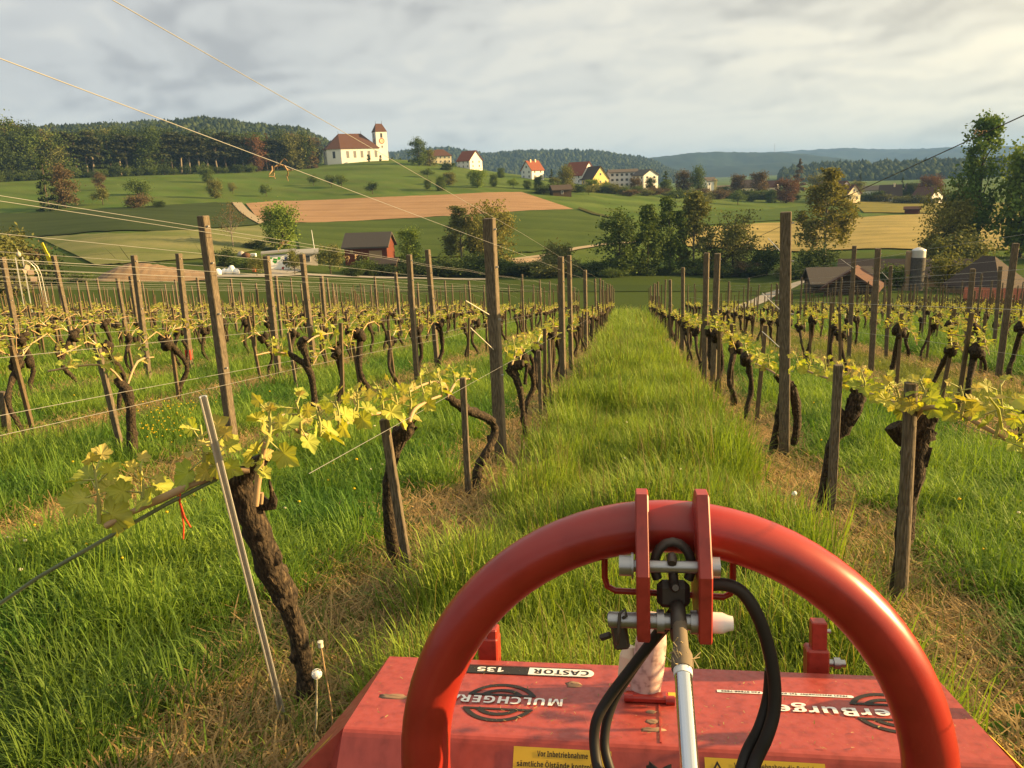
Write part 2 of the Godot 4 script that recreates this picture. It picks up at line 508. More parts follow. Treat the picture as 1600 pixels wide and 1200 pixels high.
# ------------------------------------------------------------------ trees: trunk and limbs, and a crown of many leaf-sized faces, one unit high
func tree_pieces(kind: String, seed_: int) -> Dictionary:
	var r := RandomNumberGenerator.new()
	r.seed = seed_
	var wood := Geo.new(); var crown := Geo.new()
	var clumps := []                              # [centre, radius]
	var leaf := 0.03
	var count := 2200
	var bole := 0.3
	match kind:
		"round", "oval", "willow", "airy", "fruit", "bush", "bare":
			var sh: Array = {"round": [0.52, 0.42, 0.44, 40, 0.14], "oval": [0.52, 0.28, 0.46, 38, 0.12], "willow": [0.52, 0.46, 0.44, 36, 0.14], "airy": [0.53, 0.32, 0.45, 34, 0.11], "fruit": [0.60, 0.54, 0.38, 26, 0.18], "bush": [0.46, 0.62, 0.48, 26, 0.22], "bare": [0.62, 0.36, 0.36, 26, 0.09]}[kind]
			for i in sh[3]:
				var d := Vector3(r.randfn(), r.randfn(), r.randfn()).normalized()
				if d.y < -0.8 and kind != "bush": d.y = -d.y
				var q := d * pow(r.randf(), 0.4)
				clumps.append([Vector3(q.x * sh[1], sh[0] + q.y * sh[2], q.z * sh[1]), sh[4] * r.randf_range(0.65, 1.35)])
			if kind in ["round", "oval", "airy", "willow"]:      # low branches
				for i in 12:
					var a := r.randf() * TAU
					var w: float = sh[1] * r.randf_range(0.2, 0.75)
					clumps.append([Vector3(cos(a) * w, r.randf_range(0.07, 0.26), sin(a) * w), sh[4] * 0.8])
			bole = 0.42 if kind != "bush" else 0.1
			count = {"round": 6500, "oval": 5500, "willow": 7000, "airy": 5600, "fruit": 2600, "bush": 3200, "bare": 1100}[kind]
			leaf = {"round": 0.04, "oval": 0.036, "willow": 0.032, "airy": 0.034, "fruit": 0.06, "bush": 0.07, "bare": 0.024}[kind]
		"birch":
			for i in 44:
				var h := r.randf_range(0.14, 0.95)
				var a := r.randf() * TAU
				var w := 0.29 * sin(PI * clampf((1.05 - h) / 0.95, 0.05, 1.0) * 0.75) * r.randf_range(0.4, 1.0)
				clumps.append([Vector3(cos(a) * w, h, sin(a) * w), 0.075])
			count = 7500; leaf = 0.029; bole = 0.4
		"poplar":
			for i in 50:
				var h := r.randf() * 0.93 + 0.04
				var a := r.randf() * TAU
				var w := 0.19 * pow(sin(PI * clampf(0.18 + h * 0.8, 0.06, 0.97)), 0.6) * r.randf_range(0.3, 1.0)
				clumps.append([Vector3(cos(a) * w, h, sin(a) * w), r.randf_range(0.05, 0.085)])
			count = 9000; leaf = 0.024; bole = 0.2
		"pine":
			for i in 24:
				var h := r.randf_range(0.4, 0.97)
				var a := r.randf() * TAU
				var w := 0.17 * (1.15 - h) * 2.0 * r.randf_range(0.3, 1.0)
				clumps.append([Vector3(cos(a) * w, h, sin(a) * w), r.randf_range(0.05, 0.09)])
			count = 2200; leaf = 0.05; bole = 0.45
		"spruce":
			for i in 46:
				var h := pow(r.randf(), 1.3) * 0.95 + 0.04
				var a := r.randf() * TAU
				var w := 0.27 * (1.0 - h) * r.randf_range(0.55, 1.0)
				clumps.append([Vector3(cos(a) * w, h - 0.03, sin(a) * w), 0.018 + 0.06 * (1.0 - h)])
			count = 4200; leaf = 0.04; bole = 0.1
	if kind != "bush":
		var th := 0.016 if kind in ["pine", "poplar", "spruce"] else 0.013 if kind in ["birch", "airy", "bare"] else 0.024
		var tops := {"spruce": 0.97, "poplar": 0.9, "pine": 0.93, "birch": 0.9}
		var up: float = tops.get(kind, 0.66)
		var lean := Vector3(r.randf_range(-0.03, 0.03), 0, r.randf_range(-0.03, 0.03))
		wood.tube([Vector3(0, -0.04, 0), Vector3(0, 0.02, 0), lean + Vector3(0, up * 0.4, 0), -lean * 0.5 + Vector3(0, up * 0.7, 0), Vector3(0, up, 0)], [th * 1.6, th * 1.15, th, th * 0.7, th * 0.2], 7)
		for c in clumps:
			if r.randf() < (0.9 if kind in ["airy", "bare", "willow"] else 0.5):
				var q: Vector3 = c[0]
				var b := Vector3(0, clampf(q.y - absf(q.x) - 0.12, minf(bole * 0.7, up * 0.8), up * 0.95), 0)
				wood.tube([b, b.lerp(q, 0.5) + Vector3(0, 0.02, 0), q], [th * 0.42, th * 0.28, th * 0.08], 5, false)
	else:
		for k in 5: wood.tube([Vector3(0, -0.05, 0), Vector3(r.randf_range(-0.3, 0.3), 0.5, r.randf_range(-0.3, 0.3))], [0.03, 0.012], 5)
	var tones := []
	for c in clumps: tones.append(r.randf_range(0.72, 1.28))
	for i in count:
		var k := r.randi() % clumps.size()
		var c: Array = clumps[k]
		var d = Vector3(r.randfn(), r.randfn(), r.randfn()) * c[1] * 0.52
		if kind == "birch" or kind == "willow": d.y = -absf(d.y) * 2.0 + c[1] * 0.4
		if kind == "pine" or kind == "spruce": d.y *= 0.45
		var p: Vector3 = c[0] + d
		if p.y < 0.01: continue
		var s := leaf * r.randf_range(0.6, 1.35)
		var x := Vector3(r.randfn(), r.randfn() * 0.6, r.randfn()).normalized() * s
		var y := x.cross(Vector3(r.randfn(), r.randfn(), r.randfn())).normalized() * s * 0.7
		crown.col = Color.WHITE * (tones[k] * r.randf_range(0.85, 1.15))
		crown.quad(p - x * 0.5, p - y * 0.5 + x * 0.1, p + x * 0.6, p + y * 0.5 + x * 0.1)
	return {"wood": wood.mesh(), "crown": crown.mesh()}

var tree_kinds := {}
func tree(called: String, kind: String, label: String, at: Vector3, high: float, leafy: String, bark := "tree_bark", group := "", wide := 1.0) -> Node3D:
	var pick := "%s%d" % [kind, rng.randi() % 2]
	if not tree_kinds.has(pick): tree_kinds[pick] = tree_pieces(kind, pick.hash())
	var o := thing(called, label, "bush" if kind == "bush" else "tree", at, rng.randf() * TAU, group)
	o.scale = Vector3(high * wide, high, high * wide)
	part("stems" if kind == "bush" else "trunk", tree_kinds[pick].wood, M[bark], o)
	part("crown", tree_kinds[pick].crown, M[leafy], o)
	return o

# ------------------------------------------------------------------ buildings
func window_into(o: Node, at: Transform3D, w: float, h: float, frame: Material, pane: Material) -> void:   # the wall's outside is +z
	var g := Geo.new()
	g.box(at * Transform3D(Basis(), Vector3(0, 0, 0.03)), Vector3(w + 0.2, h + 0.2, 0.1))
	var f := part("window", g, frame, o)
	var p := Geo.new()
	p.box(at * Transform3D(Basis(), Vector3(0, 0, 0.06)), Vector3(w, h, 0.1))
	part("pane", p, pane, f)

func house(called: String, label: String, at: Vector3, turn: float, w: float, l: float, wall_h: float, roof_h: float, wall: Material, roof: Material, opts := {}) -> Node3D:   # ridge along local x (w), gables at +-x
	var o := thing(called, label, opts.get("cat", "house"), at, turn)
	var g := Geo.new()
	var a := w / 2; var b := l / 2
	var hip: float = opts.get("hip", 0.0)
	g.box(Transform3D(Basis(), Vector3(0, wall_h / 2 - 1.0, 0)), Vector3(w, wall_h + 2.0, l))
	if hip == 0.0 and roof_h > 0.0:
		for s in [-1.0, 1.0]:
			var x: float = s * a * 0.998
			var ps := [Vector3(x, wall_h, b), Vector3(x, wall_h, -b), Vector3(x, wall_h + roof_h, 0)]
			if s < 0: ps.reverse()
			g.face(ps)
	part("wall", g, wall, o)
	if roof_h > 0.0:
		var k := Geo.new()
		var ov := 0.5
		var th := 0.3
		var drop := roof_h / b * ov
		for s in [-1.0, 1.0]:
			var e0 := Vector3(-a - ov, wall_h - drop, s * (b + ov)); var e1 := Vector3(a + ov, wall_h - drop, s * (b + ov))
			var r0 := Vector3(-a - ov + hip, wall_h + roof_h, 0); var r1 := Vector3(a + ov - hip, wall_h + roof_h, 0)
			var up := Vector3(0, th, 0)
			var top := [e0 + up, e1 + up, r1 + up, r0 + up]
			var low := [e0, r0, r1, e1]
			if s < 0:
				top.reverse(); low.reverse()
			k.face(top); k.face(low)
			k.face([e0, e1, e1 + up, e0 + up] if s > 0 else [e1, e0, e0 + up, e1 + up])
			if hip == 0.0:
				k.face([e1, r1, r1 + up, e1 + up] if s > 0 else [r1, e1, e1 + up, r1 + up])
				k.face([r0, e0, e0 + up, r0 + up] if s > 0 else [e0, r0, r0 + up, e0 + up])
		if hip > 0.0:
			for s in [-1.0, 1.0]:
				var c0 := Vector3(s * (a + ov), wall_h - drop, -s * -(b + ov)); var c1 := Vector3(s * (a + ov), wall_h - drop, s * -(b + ov)); var rr := Vector3(s * (a + ov - hip), wall_h + roof_h, 0)
				var up := Vector3(0, th, 0)
				k.face([c0 + up, c1 + up, rr + up])
				k.face([c0, c1, c1 + up, c0 + up])
		var rf := part("roof", k, roof, o)
		if opts.get("chimney", 0) > 0:
			for i in opts.chimney:
				var ch := Geo.new()
				var cx: float = a * (-0.4 + 0.8 * i) if opts.chimney > 1 else a * 0.35
				ch.box(Transform3D(Basis(), Vector3(cx, wall_h + roof_h * 0.9 + 0.4, 0.5)), Vector3(0.8, 2.2, 0.8))
				part("chimney", ch, M.plaster_cream, rf)
	var fr: Material = opts.get("frame", M.win_frame)
	for fl in int(opts.get("floors", 1)):
		var y: float = wall_h / opts.get("floors", 1) * (fl + 0.55)
		var nx: int = opts.get("nx", 3)
		for i in nx:
			window_into(o, Transform3D(Basis(), Vector3(-a + w * (i + 0.5) / nx, y, b)), opts.get("ww", 0.8), opts.get("wh", 1.2), fr, M.pane)
		for i in int(opts.get("nz", 2)):
			var n: int = opts.get("nz", 2)
			for s in [-1.0, 1.0]:
				window_into(o, Transform3D(Basis(Vector3.UP, s * PI / 2), Vector3(s * a, y, -b + l * (i + 0.5) / n)), opts.get("ww", 0.8), opts.get("wh", 1.2), fr, M.pane)
	if hip == 0.0 and opts.get("gable_window", false):
		for s in [-1.0, 1.0]:
			window_into(o, Transform3D(Basis(Vector3.UP, s * PI / 2), Vector3(s * a, wall_h + roof_h * 0.35, 0)), 1.0, 1.2, fr, M.pane)
	if opts.get("door", false):
		var d := Geo.new()
		d.box(Transform3D(Basis(), Vector3(a * 0.1, 1.0, b + 0.03)), Vector3(1.1, 2.1, 0.12))
		part("door", d, M.dark_wood, o)
	return o

func towards_eye(p: Vector3) -> float:           # the turn that faces +z to the viewer
	return atan2(-p.x, -p.z)

# ------------------------------------------------------------------ the scene
func _ready() -> void:
	rng.seed = 20240
	noise.seed = 5
	noise.frequency = 1.0
	noise.fractal_octaves = 4
	var cam := Camera3D.new()
	cam.name = "camera"
	cam.keep_aspect = Camera3D.KEEP_HEIGHT
	cam.fov = rad_to_deg(2.0 * atan(600.0 / FOCAL))
	cam.near = 0.05
	cam.far = 30000.0
	eye = Basis.from_euler(Vector3(deg_to_rad(-14.4), deg_to_rad(8.69), deg_to_rad(-2.4)), EULER_ORDER_YXZ)
	cam.basis = eye
	add_child(cam)
	cam.current = true
	var sun_az := 78.0
	var sun_el := 17.0
	var to_sun := Vector3(sin(deg_to_rad(sun_az)) * cos(deg_to_rad(sun_el)), sin(deg_to_rad(sun_el)), -cos(deg_to_rad(sun_az)) * cos(deg_to_rad(sun_el)))
	var env := Environment.new()
	env.background_mode = Environment.BG_SKY
	env.tonemap_mode = Environment.TONE_MAPPER_LINEAR
	env.tonemap_exposure = 3.0
	env.background_energy_multiplier = 0.315
	env.sdfgi_enabled = true; env.ssao_enabled = true; env.ssil_enabled = true
	env.fog_enabled = true
	env.fog_density = 0.00013
	env.fog_light_color = Color(0.54, 0.73, 1.0)
	var sky := Sky.new()
	sky.sky_material = evening_sky(to_sun)
	env.sky = sky
	var we := WorldEnvironment.new()
	we.name = "world"
	we.environment = env
	add_child(we)
	var sun := DirectionalLight3D.new()
	sun.name = "sun"
	sun.light_color = Color(1.0, 0.83, 0.56)
	sun.light_energy = 1.6
	sun.light_angular_distance = 0.5
	sun.shadow_enabled = true
	sun.basis = Basis.looking_at(-to_sun)
	add_child(sun)
	materials()
	ground()
	fields()
	hills()
	trellis()
	vineyard()
	village()
	woods()
	grass()
	mulcher()

func evening_sky(to_sun: Vector3) -> PanoramaSkyMaterial:   # high layered cloud, warm towards the sun
	var w := 1536
	var h := 768
	var im := Image.create(w, h, false, Image.FORMAT_RGBF)
	var f := FastNoiseLite.new()
	f.seed = 11; f.frequency = 1.0; f.fractal_octaves = 5; f.fractal_gain = 0.55; f.noise_type = FastNoiseLite.TYPE_SIMPLEX_SMOOTH
	var f2 := FastNoiseLite.new()
	f2.seed = 3; f2.frequency = 1.0; f2.fractal_octaves = 3
	for j in h:
		var el := PI / 2 - PI * (j + 0.5) / h
		if el < -0.03:
			for i in w: im.set_pixel(i, j, Color(0.13, 0.13, 0.09))
			continue
		for i in w:
			var az := TAU * (i + 0.5) / w
			var d := Vector3(sin(az) * cos(el), sin(el), -cos(az) * cos(el))
			var k := 1.0 / (maxf(d.y, 0.0) + 0.17)
			var p := Vector2(d.x * 0.9 + d.z * 0.42, d.z * 0.9 - d.x * 0.42) * k
			p += Vector2(f2.get_noise_2d(p.x * 0.8 + 5.0, p.y * 0.8), f2.get_noise_2d(p.x * 0.8, p.y * 0.8 + 9.0)) * 0.35
			var a := f.get_noise_2d(p.x * 0.5, p.y * 0.85)
			var b := f2.get_noise_2d(p.x * 0.32 + 7.0, p.y * 0.32 + 3.0)
			var c := f.get_noise_2d(p.x * 2.2 + 20.0, p.y * 3.4)
			var thick := clampf(0.45 + a * 1.0 + b * 0.6 + c * 0.75, 0.0, 1.3)
			var near_sun := clampf(d.dot(to_sun), -1.0, 1.0)
			var glow := exp(-pow(acos(near_sun) / 0.72, 2.0))
			var low := exp(-maxf(d.y, 0.0) / 0.10)
			var col := Color(0.61, 0.635, 0.65).lerp(Color(0.42, 0.44, 0.47), smoothstep(0.45, 1.15, thick))
			col = col.lerp(Color(0.72, 0.73, 0.71), smoothstep(0.45, 0.05, thick) * 0.8)
			col = col.lerp(Color(0.58, 0.66, 0.70), low * 0.5)
			var warm := clampf(0.5 + 0.5 * near_sun, 0.0, 1.0)      # cloud is brighter and warmer on the sun's side
			col *= lerpf(0.58, 0.95, smoothstep(0.0, 0.36, warm)) + 0.40 * warm
			col = col.lerp(col * Color(1.17, 1.05, 0.78), pow(warm, 1.9))
			col += Color(1.5, 1.12, 0.52) * glow * (1.1 - 0.45 * clampf(thick, 0.0, 1.0))
			im.set_pixel(i, j, col)
	var m := PanoramaSkyMaterial.new()
	m.panorama = ImageTexture.create_from_image(im)
	return m

func materials() -> void:
	var fibre := noise_tex(2, 0.05, [[0.0, lin(0.05, 0.04, 0.028)], [0.45, lin(0.125, 0.10, 0.07)], [1.0, lin(0.27, 0.215, 0.145)]], 256, 5)
	var rough_n := noise_tex(4, 0.06, [], 256, 5, true)
	M.post = mat(Color.WHITE, 0.9, {"tex": fibre, "scale": Vector3(9, 0.7, 9), "bump": rough_n, "bs": 0.7})
	M.stake = mat(lin(0.9, 0.82, 0.68), 0.9, {"tex": fibre, "scale": Vector3(14, 1.0, 14)})
	var bark_t := noise_tex(7, 0.045, [[0.0, lin(0.008, 0.006, 0.004)], [0.45, lin(0.03, 0.022, 0.015)], [0.75, lin(0.09, 0.065, 0.04)], [1.0, lin(0.2, 0.145, 0.085)]], 256, 5)
	M.bark = mat(Color.WHITE, 0.95, {"vc": true, "tex": bark_t, "scale": Vector3(7, 2.2, 7), "bump": rough_n, "bs": 1.6})
	M.cane = mat(lin(0.38, 0.26, 0.14), 0.6, {"vc": true})
	M.dry_twig = mat(lin(0.34, 0.23, 0.13), 0.8)
	M.shoot = mat(lin(0.34, 0.34, 0.10), 0.6)
	M.vine_leaf = mat(Color.WHITE, 0.55, {"vc": true, "back": lin(0.85, 0.85, 0.22), "spec": 0.3})
	M.metal = mat(lin(0.62, 0.61, 0.57), 0.4, {"metal": 0.55})
	M.wire = mat(lin(0.36, 0.355, 0.34), 0.5, {"metal": 0.5})
	M.dark_wire = mat(lin(0.05, 0.05, 0.05), 0.6)
	M.red_paint = mat(lin(0.5, 0.04, 0.02), 0.6)
	M.orange_string = mat(lin(0.6, 0.06, 0.02), 0.7)
	M.yellow = mat(lin(0.7, 0.55, 0.03), 0.7)
	M.tree_bark = mat(lin(0.07, 0.055, 0.04), 0.95)
	M.pale_bark = mat(lin(0.20, 0.17, 0.13), 0.9)
	for a in [["crown_green", 0.12, 0.19, 0.04], ["crown_dark", 0.052, 0.08, 0.026], ["crown_mid", 0.10, 0.145, 0.038], ["crown_olive", 0.16, 0.17, 0.055], ["crown_gold", 0.21, 0.20, 0.05], ["crown_red", 0.16, 0.085, 0.05], ["crown_brown", 0.135, 0.10, 0.055], ["crown_bright", 0.17, 0.24, 0.045], ["crown_pine", 0.05, 0.06, 0.028]]:
		M[a[0]] = mat(lin(a[1], a[2], a[3]), 0.75, {"vc": true, "back": lin(0.5, 0.5, 0.2), "spec": 0.2})
	M.grass = mat(Color.WHITE, 0.6, {"vc": true, "back": lin(0.8, 0.8, 0.25), "spec": 0.3})
	M.plaster = mat(lin(0.78, 0.76, 0.70), 0.9)
	M.plaster_cream = mat(lin(0.72, 0.62, 0.42), 0.9)
	M.plaster_yellow = mat(lin(0.75, 0.58, 0.22), 0.9)
	M.plaster_grey = mat(lin(0.55, 0.56, 0.57), 0.9)
	var tile := noise_tex(9, 0.09, [[0.0, Color(0.62, 0.62, 0.62)], [1.0, Color(1, 1, 1)]], 128, 4)
	M.roof_brown = mat(lin(0.15, 0.07, 0.045), 0.9, {"tex": tile, "scale": Vector3(0.5, 0.5, 0.5)})
	M.roof_red = mat(lin(0.34, 0.10, 0.05), 0.9, {"tex": tile, "scale": Vector3(0.5, 0.5, 0.5)})
	M.roof_dark = mat(lin(0.10, 0.075, 0.06), 0.9, {"tex": tile, "scale": Vector3(0.5, 0.5, 0.5)})
	M.roof_grey = mat(lin(0.14, 0.12, 0.10), 0.9, {"tex": tile, "scale": Vector3(0.8, 0.8, 0.8)})
	M.barn_red = mat(lin(0.20, 0.055, 0.03), 0.95, {"tex": tile, "scale": Vector3(0.7, 0.7, 0.7)})
	M.dark_wood = mat(lin(0.06, 0.04, 0.025), 0.95)
	M.tan_wood = mat(lin(0.32, 0.22, 0.12), 0.95)
	M.pane = mat(lin(0.07, 0.075, 0.08), 0.25)
	M.win_frame = mat(lin(0.66, 0.64, 0.6), 0.8)
	M.canopy_grey = mat(lin(0.26, 0.26, 0.25), 0.8)
	M.white = mat(lin(0.82, 0.82, 0.80), 0.6)
	M.stone = mat(lin(0.45, 0.40, 0.33), 0.9)

func polar_sheet(col_at: Callable) -> Geo:       # the whole ground round the viewer, finer near by and ahead
	var g := Geo.new()
	var az := []
	var a := -180.0
	while a < 180.0:
		az.append(a)
		a += 0.8 if a > -56.0 and a < 48.0 else 4.0
	az.append(180.0)
	var rr := [0.0]
	var q := 0.4
	while q < 9400.0:
		rr.append(q)
		q *= 1.028
	rr.append(9400.0)
	var w := az.size()
	for d in rr:
		for b in az:
			var x: float = sin(deg_to_rad(b)) * d
			var z: float = -cos(deg_to_rad(b)) * d
			var e: float = maxf(0.05, d * 0.004)
			var y := land(x, z)
			g.col = col_at.call(x, z, d)
			g.vert(Vector3(x, y, z), Vector3(y - land(x + e, z), e, y - land(x, z + e)).normalized(), Vector2(x, z))
	for i in rr.size() - 1:
		for k in w - 1:
			var o := i * w + k
			g.ix.append_array([o, o + w, o + 1, o + 1, o + w, o + w + 1])
	return g

func strip(x: float, z: float) -> float:         # 1 on the bare strips under the vines, 0 in the grassed aisles
	if z < -62.0 or z > 3.0: return 0.0
	var u := (x + 1.08) / 2.38 if x < 0.0 else (x - 1.27) / 2.4
	var d := absf(u - roundf(u)) * 2.39
	if x > -1.08 and x < 1.27: d = minf(x + 1.08, 1.27 - x)
	return 1.0 - smoothstep(0.24, 0.48, d + noise.get_noise_2d(x * 1.1, z * 1.1) * 0.34)

func ground() -> void:
	var tint := func(x: float, z: float, d: float) -> Color:
		var n1 := noise.get_noise_2d(x * 0.11, z * 0.11)
		var n2 := noise.get_noise_2d(x * 0.9, z * 0.9)
		if d < 66.0:
			var c := Color(0.055, 0.075, 0.02).lerp(Color(0.10, 0.10, 0.035), 0.5 + n2 * 0.6)
			return c.lerp(Color(0.34, 0.235, 0.11).lerp(Color(0.15, 0.105, 0.055), clampf(0.5 + n2 * 1.4, 0.0, 1.0)), strip(x, z))
		var m := Color(0.095, 0.165, 0.034).lerp(Color(0.14, 0.185, 0.05), clampf(0.5 + n1 * 0.9 + n2 * 0.4, 0.0, 1.0))
		m *= 1.0 + 0.30 * noise.get_noise_2d(x * 0.018, z * 0.03) + 0.12 * sin((x * 0.3 + z) * 0.16 + n1 * 3.0)
		return m.lerp(Color(0.07, 0.105, 0.026), 1.0 - smoothstep(150.0, 210.0, d))
	var fine := noise_tex(21, 0.08, [[0.0, Color(0.62, 0.62, 0.6)], [1.0, Color(1.0, 1.0, 1.0)]], 512, 5)
	M.ground = mat(Color.WHITE, 1.0, {"vc": true, "tex": fine, "world": true, "scale": Vector3(0.4, 0.4, 0.4), "spec": 0.1})
	structure("ground", polar_sheet(tint), M.ground)

func drape(called: String, top: Array, low: Array, m: Material, up := 0.15, nx := 60, ny := 14, colour = null) -> void:   # a sheet laid on the land between two lines, each given by points of the photograph
	var a := []; var b := []
	for e in [[top, a], [low, b]]:
		var pts := []
		for p in e[0]: pts.append(hit(p[0], p[1]))
		for i in nx + 1:
			var t := float(i) / nx * (pts.size() - 1)
			var k := mini(int(t), pts.size() - 2)
			var q: Vector3 = pts[k].lerp(pts[k + 1], t - k)
			if ny > 10 and i > 0 and i < nx: q.z += noise.get_noise_2d(nx, i * 0.12) * 1.6
			e[1].append(q)
	lay(called, a, b, m, up, ny, colour)

func lay(called: String, a: Array, b: Array, m: Material, up: float, ny: int, colour = null) -> void:
	var g := Geo.new()
	var nx := a.size() - 1
	for j in ny + 1:
		for i in nx + 1:
			var p: Vector3 = a[i].lerp(b[i], float(j) / ny)
			if colour != null: g.col = colour.call(p.x, p.z)
			var y := land(p.x, p.z)
			var e := 0.5
			g.vert(Vector3(p.x, y + up, p.z), Vector3(y - land(p.x + e, p.z), e, y - land(p.x, p.z + e)).normalized(), Vector2(p.x, p.z))
	var flip := (g.v[nx + 1] - g.v[0]).cross(g.v[1] - g.v[0]).y < 0.0
	for j in ny:
		for i in nx:
			var o := j * (nx + 1) + i
			if flip:
				g.tri_smooth(o, o + 1, o + nx + 1)
				g.tri_smooth(o + 1, o + nx + 2, o + nx + 1)
			else:
				g.tri_smooth(o, o + nx + 1, o + 1)
				g.tri_smooth(o + 1, o + nx + 1, o + nx + 2)
	structure(called, g, m)

func fields() -> void:
	var fine := noise_tex(23, 0.07, [[0.0, Color(0.78, 0.78, 0.76)], [1.0, Color(1, 1, 1)]], 512, 5)
	var o := {"vc": true, "tex": fine, "world": true, "scale": Vector3(0.12, 0.12, 0.12), "spec": 0.1}
	M.crop = mat(Color.WHITE, 1.0, o)
	M.soil = mat(Color.WHITE, 1.0, o)
	M.path = mat(lin(0.40, 0.33, 0.23), 1.0, {"tex": fine, "world": true, "scale": Vector3(0.5, 0.5, 0.5), "spec": 0.1})
	M.tarmac = mat(lin(0.36, 0.34, 0.31), 0.95, {"tex": fine, "world": true, "scale": Vector3(0.5, 0.5, 0.5), "spec": 0.1})
	var lined := func(base: Color, other: Color, dir: Vector2, every: float) -> Callable:
		return func(x: float, z: float) -> Color:
			var q := x * dir.x + z * dir.y
			var u := sin(q * TAU / every) * 0.45 + noise.get_noise_2d(x * 0.05, z * 0.05) * 1.3 + noise.get_noise_2d(x * 0.4, z * 0.4) * 0.5
			var c := base.lerp(other, clampf(0.5 + u * 0.8, -0.3, 1.3))
			return c * (0.80 if absf(fposmod(q, every * 2.0) - every) < 0.7 else 1.0)      # wheel tracks
	drape("ploughed_field", [[384, 319], [430, 315], [600, 309], [700, 305], [815, 301]], [[408, 347], [470, 349], [620, 343], [760, 335], [896, 328]], M.soil, 0.3, 110, 90, lined.call(Color(0.34, 0.215, 0.125), Color(0.38, 0.245, 0.145), Vector2(0.2, 1.0), 9.0))
	drape("crop_field", [[462, 349.5], [620, 343.5], [760, 335.5], [905, 328], [954, 341]], [[470, 398], [600, 402], [760, 401], [880, 390], [948, 383]], M.crop, 0.3, 110, 90, lined.call(Color(0.07, 0.105, 0.028), Color(0.085, 0.122, 0.033), Vector2(0.1, 1.0), 12.0))
	drape("dark_crop_field", [[-160, 338], [0, 335], [200, 326], [338, 317], [372, 319]], [[-160, 380], [0, 376], [60, 371], [250, 363], [404, 352]], M.crop, 0.3, 110, 90, lined.call(Color(0.05, 0.072, 0.027), Color(0.058, 0.082, 0.029), Vector2(0.1, 1.0), 10.0))
	drape("pale_meadow", [[60, 372], [200, 366], [300, 360.5], [404, 353.5]], [[150, 416], [220, 412], [330, 405], [440, 385]], M.crop, 0.25, 110, 90, lined.call(Color(0.15, 0.175, 0.065), Color(0.21, 0.215, 0.095), Vector2(0.5, 1.0), 17.0))
	drape("hay_field", [[1085, 357], [1200, 349], [1330, 342], [1440, 335.5], [1540, 337], [1700, 340]], [[1060, 385], [1190, 392], [1330, 391], [1440, 391], [1540, 391], [1700, 391]], M.crop, 0.3, 110, 90, lined.call(Color(0.40, 0.32, 0.125), Color(0.31, 0.26, 0.10), Vector2(0.08, 1.0), 11.0))
	drape("green_strip_field", [[1085, 335], [1180, 330], [1260, 322], [1300, 320]], [[1085, 353], [1200, 346], [1280, 341], [1350, 338.5]], M.crop, 0.3, 50, 20, lined.call(Color(0.07, 0.115, 0.03), Color(0.085, 0.13, 0.035), Vector2(0.3, 1.0), 14.0))
	drape("yellow_meadow", [[1330, 315], [1450, 316], [1700, 318]], [[1350, 333], [1440, 334], [1700, 337]], M.crop, 0.3, 40, 16, lined.call(Color(0.24, 0.21, 0.055), Color(0.20, 0.19, 0.055), Vector2(0.3, 1.0), 20.0))
	drape("dirt_track", [[362, 318], [374, 332], [392, 345], [406, 352.5]], [[378, 318.5], [388, 330], [404, 342], [413, 350]], M.path, 0.5, 20, 4)
	drape("field_path", [[790, 407], [850, 399.5], [900, 388], [950, 381], [1000, 378]], [[790, 410], [850, 402.5], [905, 391], [952, 383.5], [1000, 380.5]], M.path, 0.35, 24, 3)
	drape("sand_yard", [[790, 408], [815, 406], [845, 404]], [[790, 415], [815, 413], [848, 410]], M.soil, 0.3, 12, 3, func(_x, _z): return Color(0.46, 0.34, 0.22))
	drape("hedge_bank", [[905, 326], [930, 335], [957, 341]], [[902, 328], [926, 337], [954, 343]], M.crop, 0.6, 20, 3, func(_x, _z): return Color(0.08, 0.085, 0.03))
	# the tracks at the foot of the vineyard
	var a := []; var b := []
	for i in 41:
		var x := -46.0 + i * 2.0
		var z := row_end(-1) - 0.2 + 0.15 * minf(x, 0.0) + maxf(x - 4.0, 0.0) * 0.4
		a.append(on(x, z - 1.7)); b.append(on(x, z + 1.0))
	lay("farm_track", a, b, M.path, 0.012, 3)
	drape("valley_road", [[1118, 487], [1150, 478], [1195, 459], [1237, 443], [1262, 436]], [[1150, 490], [1180, 479], [1218, 459], [1252, 444], [1275, 437]], M.tarmac, 0.1, 30, 4)
	drape("playground_road", [[290, 432], [420, 429], [470, 428], [640, 434], [760, 436]], [[290, 434], [420, 434], [470, 431], [640, 436], [760, 438]], M.tarmac, 0.15, 40, 2)
	drape("playground_yard", [[418, 419], [450, 418], [480, 415]], [[418, 430], [450, 429], [475, 424]], M.tarmac, 0.18, 12, 3)
	drape("lower_meadow", [[560, 446], [800, 446], [1000, 446], [1200, 443]], [[560, 455], [800, 456], [1000, 456], [1190, 455]], M.crop, 0.1, 50, 6, func(_x, _z): return Color(0.05, 0.075, 0.02))

